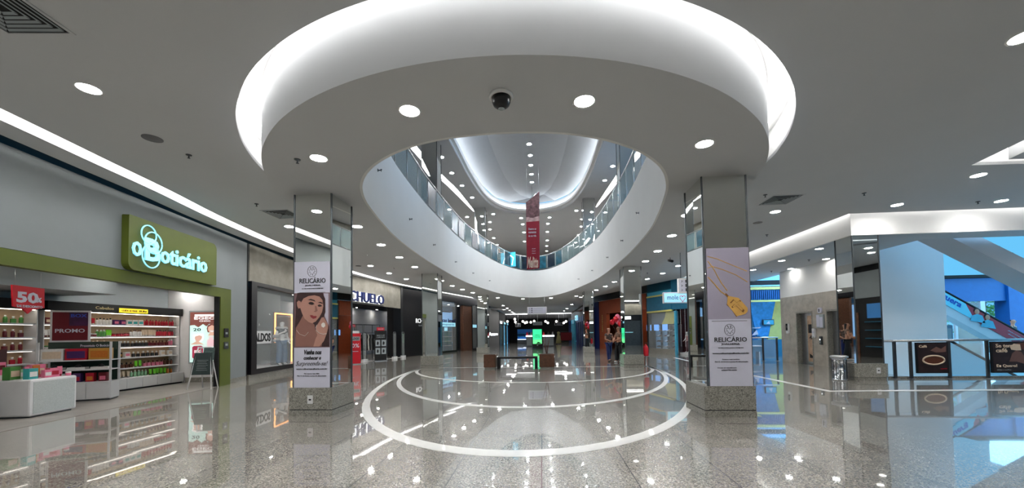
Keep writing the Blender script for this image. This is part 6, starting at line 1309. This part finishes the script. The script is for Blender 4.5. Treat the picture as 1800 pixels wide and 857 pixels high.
# sun lit outer glazing and the blue shop behind
bx = lambda px, Y: aty(px, 540, Y).x
struct('wall_blue_shop', MB().box(bx(1659, 20)-2, bx(1770, 20), 20, 20.4, 2.62, 3.72), M_blue)
mb = MB(); mb.box(bx(1770, 20), bx(1812, 20), 19.9, 20.5, -.0, 3.72); struct('wall_blue_pier', mb, M_blue)
struct('trim_25', MB().box(bx(1659, 20)-2, 26, 19.8, 20.4, 3.73, 3.86), M_matblack)
struct('wall_blue_shop_inner', MB().box(bx(1712, 20), bx(1768, 20), 20.8, 20.9, 0, 2.62), mat('beige_panel', srgb(176, 150, 130), rough=.7, var=.3, scale=1.5))
t = thing('window', 'tall outer window with white frame and green trees behind, past the escalators', 'window', (0, 0, 0)); t['kind'] = 'structure'; t.name = 'window_1'
for k in ('label', 'category'): del t[k]
wx = [bx(1655, 20), bx(1678, 20), bx(1682, 20), bx(1716, 20)]
mb = MB(); 
for a, b in ((wx[0]-2.5, wx[0]-2.3), (wx[0], wx[0]+.1), (wx[1], wx[2]), (wx[3]+.2, wx[3]+.4)): mb.box(a, b, 20.0, 20.1, -.2, 2.62)
mb.box(wx[0]-2.5, wx[3]+.4, 20.0, 20.1, -.3, -.2); mb.build('window_frame', M_wshelf, t); MB().box(wx[0]-2.4, wx[3]+.3, 20.04, 20.06, -.2, 2.62).build('window_pane', M_glass, t)
random.seed(5)
for k, (x, y, r_, lab) in enumerate(((25.6, 25.6, 2.0, 'leafy green tree outside the window, left one'), (30.2, 28.0, 2.0, 'leafy green tree outside the window, right one'), (35, 29, 2.0, 'leafy green tree far right outside the window'))):
    t = thing('tree', lab, 'tree', (x, y, -.4)); MB().tube([(0, 0, 0), (.05, 0, 1.2), (-.05, 0, 2.2)], [.13, .1, .07], 8).build('trunk', M_brown, t)
    mb = MB()
    for q in range(500):
        a1, a2, rr = random.uniform(0, 2*PI), random.uniform(-1, 1), r_*random.random()**.4; c = Vector((rr*math.cos(a1)*math.sqrt(1-a2*a2), rr*math.sin(a1)*math.sqrt(1-a2*a2), 2.6+rr*a2*.9)); u = Vector((random.uniform(-1, 1), random.uniform(-1, 1), random.uniform(-1, 1))).normalized()*.16; v = u.orthogonal().normalized()*.08
        mb.add([c-u, c+v, c+u, c-v], [(0, 1, 2, 3)])
    mb.build('foliage', col('leaf_green', 110, 170, 90, rough=.6, var=.4, scale=3), t)
struct('ground_outside', MB().box(10, 40, 20.5, 45, -.45, -.36), col('pavement', 150, 150, 146, rough=.9))
p = aty(1722, 592, 17.2); t = thing('ticket_machine', 'tall dark blue machine standing behind the railing near the window', 'machine', (p.x, 18.6, 0)); MB().box(-.4, .4, 0, .5, 0, 1.5).build('body', col('machine_teal', 20, 60, 84, rough=.4), t, bevel=.04); MB().box(-.3, .3, -.02, 0, .8, 1.35).build('screen', M_dsteel, t); MB().box(-.3, .3, -.02, 0, .2, .6).build('lower_panel', M_teal, t)
p = aty(1788, 575, 19); t = thing('person', 'person in dark clothes with cap standing by the blue pier far right', 'person', (aty(1779, 560, 18.8).x, 18.8, 0), R(20))
figure(t, 1.72, {'hand_l': (-.18, -.2, 1.0), 'hand_r': (.22, -.15, .95)}, M_skin, 'long', 'slim', M_hair, M_ink, M_ink, long_sleeve=True, hair_long=False, shoes=M_ink)

# ================================================================== things on the floor of the hall
t = thing('bench', 'black slab bench between the two wooden planters', 'bench', (-1.02, 15.55, 0))
MB().box(-.81, .81, -.22, .22, .40, .47).build('seat', M_matblack, t, bevel=.006)
for x in (-.81, .70): MB().box(x, x+.11, -.22, .22, 0, .40).build('leg', M_matblack, t)
def planter(x, y, w_, h, lab, plant):
    t = thing('wooden_planter', lab, 'planter', (x, y, 0)); MB().box(-w_/2+.03, w_/2-.03, -w_/2+.03, w_/2-.03, 0, .06).build('plinth', M_gran, t); mb = MB(); mb.box(-w_/2, w_/2, -w_/2, w_/2, .06, h); mb.build('box', M_wood, t, bevel=.006)
    MB().box(-w_/2+.03, w_/2-.03, -w_/2+.03, w_/2-.03, h, h+.004).build('soil', col('soil', 40, 28, 20, rough=.95, var=.4, scale=40), t)
    if plant:
        mb = MB(); lf = MB()
        for k in range(7):
            a = 2*PI*k/7; r_ = .1+.05*(k % 3); hh = .55+.12*(k % 3); mb.tube([(0.02*math.cos(a), .02*math.sin(a), h), (r_*.6*math.cos(a), r_*.6*math.sin(a), h+hh*.5), (r_*1.3*math.cos(a), r_*1.3*math.sin(a), h+hh)], [.012, .009, .004], 5)
            for q in range(12):
                f_ = .4+.6*q/12; c = Vector((r_*1.3*f_*math.cos(a), r_*1.3*f_*math.sin(a), h+hh*f_)); u = Vector((math.cos(a+q*2.4), math.sin(a+q*2.4), .3))*.055; v = Vector((-u.y, u.x, 0))*.3; lf.add([c, c+u*.5+v, c+u, c+u*.5-v], [(0, 1, 2, 3)])
        mb.build('stem', M_brown, t); lf.build('leaves', col('dull_leaf', 52, 70, 44, rough=.6, var=.3), t)
planter(-2.13, 15.6, .48, .57, 'wooden planter box left of the black bench', False); planter(.16, 15.6, .60, .57, 'wider wooden planter box with a thin plant right of the black bench', True)
t = thing('fire_extinguisher', 'red fire extinguisher on a chrome stand at the right mirrored column foot', 'fire extinguisher', (4.15, 15.95, 0))
MB().lathe([(.10, .42), (.11, .44), (.11, .74), (.08, .82), (.03, .86), (.03, .9)], n=18).build('cylinder', M_red, t); MB().tube([(0, 0, .9), (0, 0, .95), (.06, -.03, .95), (.11, -.02, .8), (.115, 0, .55)], .012, 6).build('hose', M_ink, t); MB().box(-.02, .07, -.015, .015, .93, .955).build('handle', M_ink, t)
mb = MB(); mb.lathe([(.13, 0), (.13, .02), (.03, .03), (.03, .40), (.12, .405), (.12, .42), (0, .421)], n=18); mb.build('stand', M_steel, t)
# the two people talking beside the column
M_beige = col('beige_blouse', 128, 100, 84, rough=.9, var=.3, scale=20)
t = thing('person', 'woman in beige top and black trousers with dark hair, nearest the column', 'person', (3.52, 18.15, 0), R(-62))
figure(t, 1.66, {'elbow_l': (-.24, -.06, 1.13), 'hand_l': (-.08, -.22, 1.02), 'elbow_r': (.24, -.02, 1.12), 'hand_r': (.10, -.22, 1.05), 'feet': ((-.09, -.08), (.1, .08))}, M_skin, 'crop', 'wide', M_hair, M_beige, M_ink, shoes=M_wshelf)
t = thing('person', 'person in dark jeans and patterned top standing left of the other', 'person', (3.16, 18.75, 0), R(30))
figure(t, 1.62, {'elbow_l': (-.25, -.04, 1.12), 'hand_l': (-.16, -.25, 1.05), 'elbow_r': (.24, -.06, 1.12), 'hand_r': (.06, -.24, 1.0), 'feet': ((-.12, -.12), (.08, .06))}, M_skin, 'long', 'slim', M_hair, col('patterned_top', 100, 84, 78, rough=.9, var=.6, scale=20), M_navy, shoes=M_ink)
t = thing('person', 'small distant person in black leaning behind the upper railing', 'person', (-3.05, 27.9, FTOP), R(10))
figure(t, 1.7, {'hand_l': (-.2, -.3, 1.05), 'hand_r': (.2, -.3, 1.05)}, M_skin, 'long', 'slim', M_hair, M_ink, M_ink, long_sleeve=True, hair_long=False)
# what the mirrors look back at: the hall behind the photographer
mb = MB(); mb.box(-7, 16, -8.96, -8.7, 3.1, 4.48); struct('wall_back_header', mb, M_conc)
struct('trim_26', MB().box(-7, 16, -8.72, -8.6, 4.28, 4.48), M_matblack)
o = MB().box(-6.5, 15.5, -8.45, -8.2, 4.47, 4.49).build('light_strip', M_strip); tag(o, 'long light strip over the shop fronts behind the photographer', 'light strip')
for k, (x0, m_) in enumerate(((-6.5, M_black), (-.8, M_navy), (5, M_black), (10.6, M_navy))):
    t = thing('storefront', ['dark shop front', 'navy shop front', 'second dark shop front', 'second navy shop front'][k]+' on the wall behind the photographer', 'shop front', (x0, -8.9, 0))
    MB().box(0, .3, 0, .2, 0, 3.1).build('pier', m_, t); MB().box(5, 5.3, 0, .2, 0, 3.1).build('pier', m_, t); MB().box(.3, 5, 0, .15, 2.5, 3.1).build('header', m_, t); MB().box(.3, 5, .0, .04, 0, 2.5).build('backdrop', M_teal if k % 2 else M_dsteel, t); MB().box(1, 4.2, .05, .12, 1.3, 1.36).build('lit_shelf', M_aquaface, t)
    MB().box(1.2, 4, .16, .2, 2.65, 2.95).build('lit_sign', M_glow, t)

FR = Fr((15.99, 8.6), (15.99, -8))
FS(FR, 'wall_right_header', MB().box(0, 16, -.1, -.01, 2.9, 4.2), M_grey); FS(FR, 'trim_28', MB().box(0, 16, -.12, -.01, 4.2, 4.48), M_matblack)
t = FT(FR, 'storefront', 'dark blue lit toy shop front on the wall to the far right, out of view', 'shop front', 1, -.02)
MB().box(0, 14, -.04, 0, 0, 2.9).build('backdrop', M_matblack, t); MB().box(.5, 5.5, -.06, -.045, 1.9, 2.6).build('lit_panel', mat('deep_lit_blue', (.02, .12, .3), emit=.5, ecol=(.02, .12, .32), var=0), t)
MB().box(6, 7, -.08, -.045, 0, 2.2).build('door', M_wood, t); MB().box(7.4, 13, -.06, -.045, 1.9, 2.6).build('lit_panel', mat('deep_lit_blue', (.02, .12, .3)), t)
for z in (.5, .9, 1.3, 1.7): MB().box(.5, 5.5, -.2, -.05, z, z+.03).build('shelf', M_teal, t); MB().box(7.4, 13, -.2, -.05, z, z+.03).build('shelf', M_teal, t)
text('BRINQUEDOS', 1.2, 2.15, 3.2, .25, -.065, M_glow, t)
for q in range(3): light(protoA, (13.5, 5.5-q*4, 4.5), 'unseen round downlight added in the ceiling behind the photographer', 'added downlights behind the camera')  # further unseen downlights added beside the camera
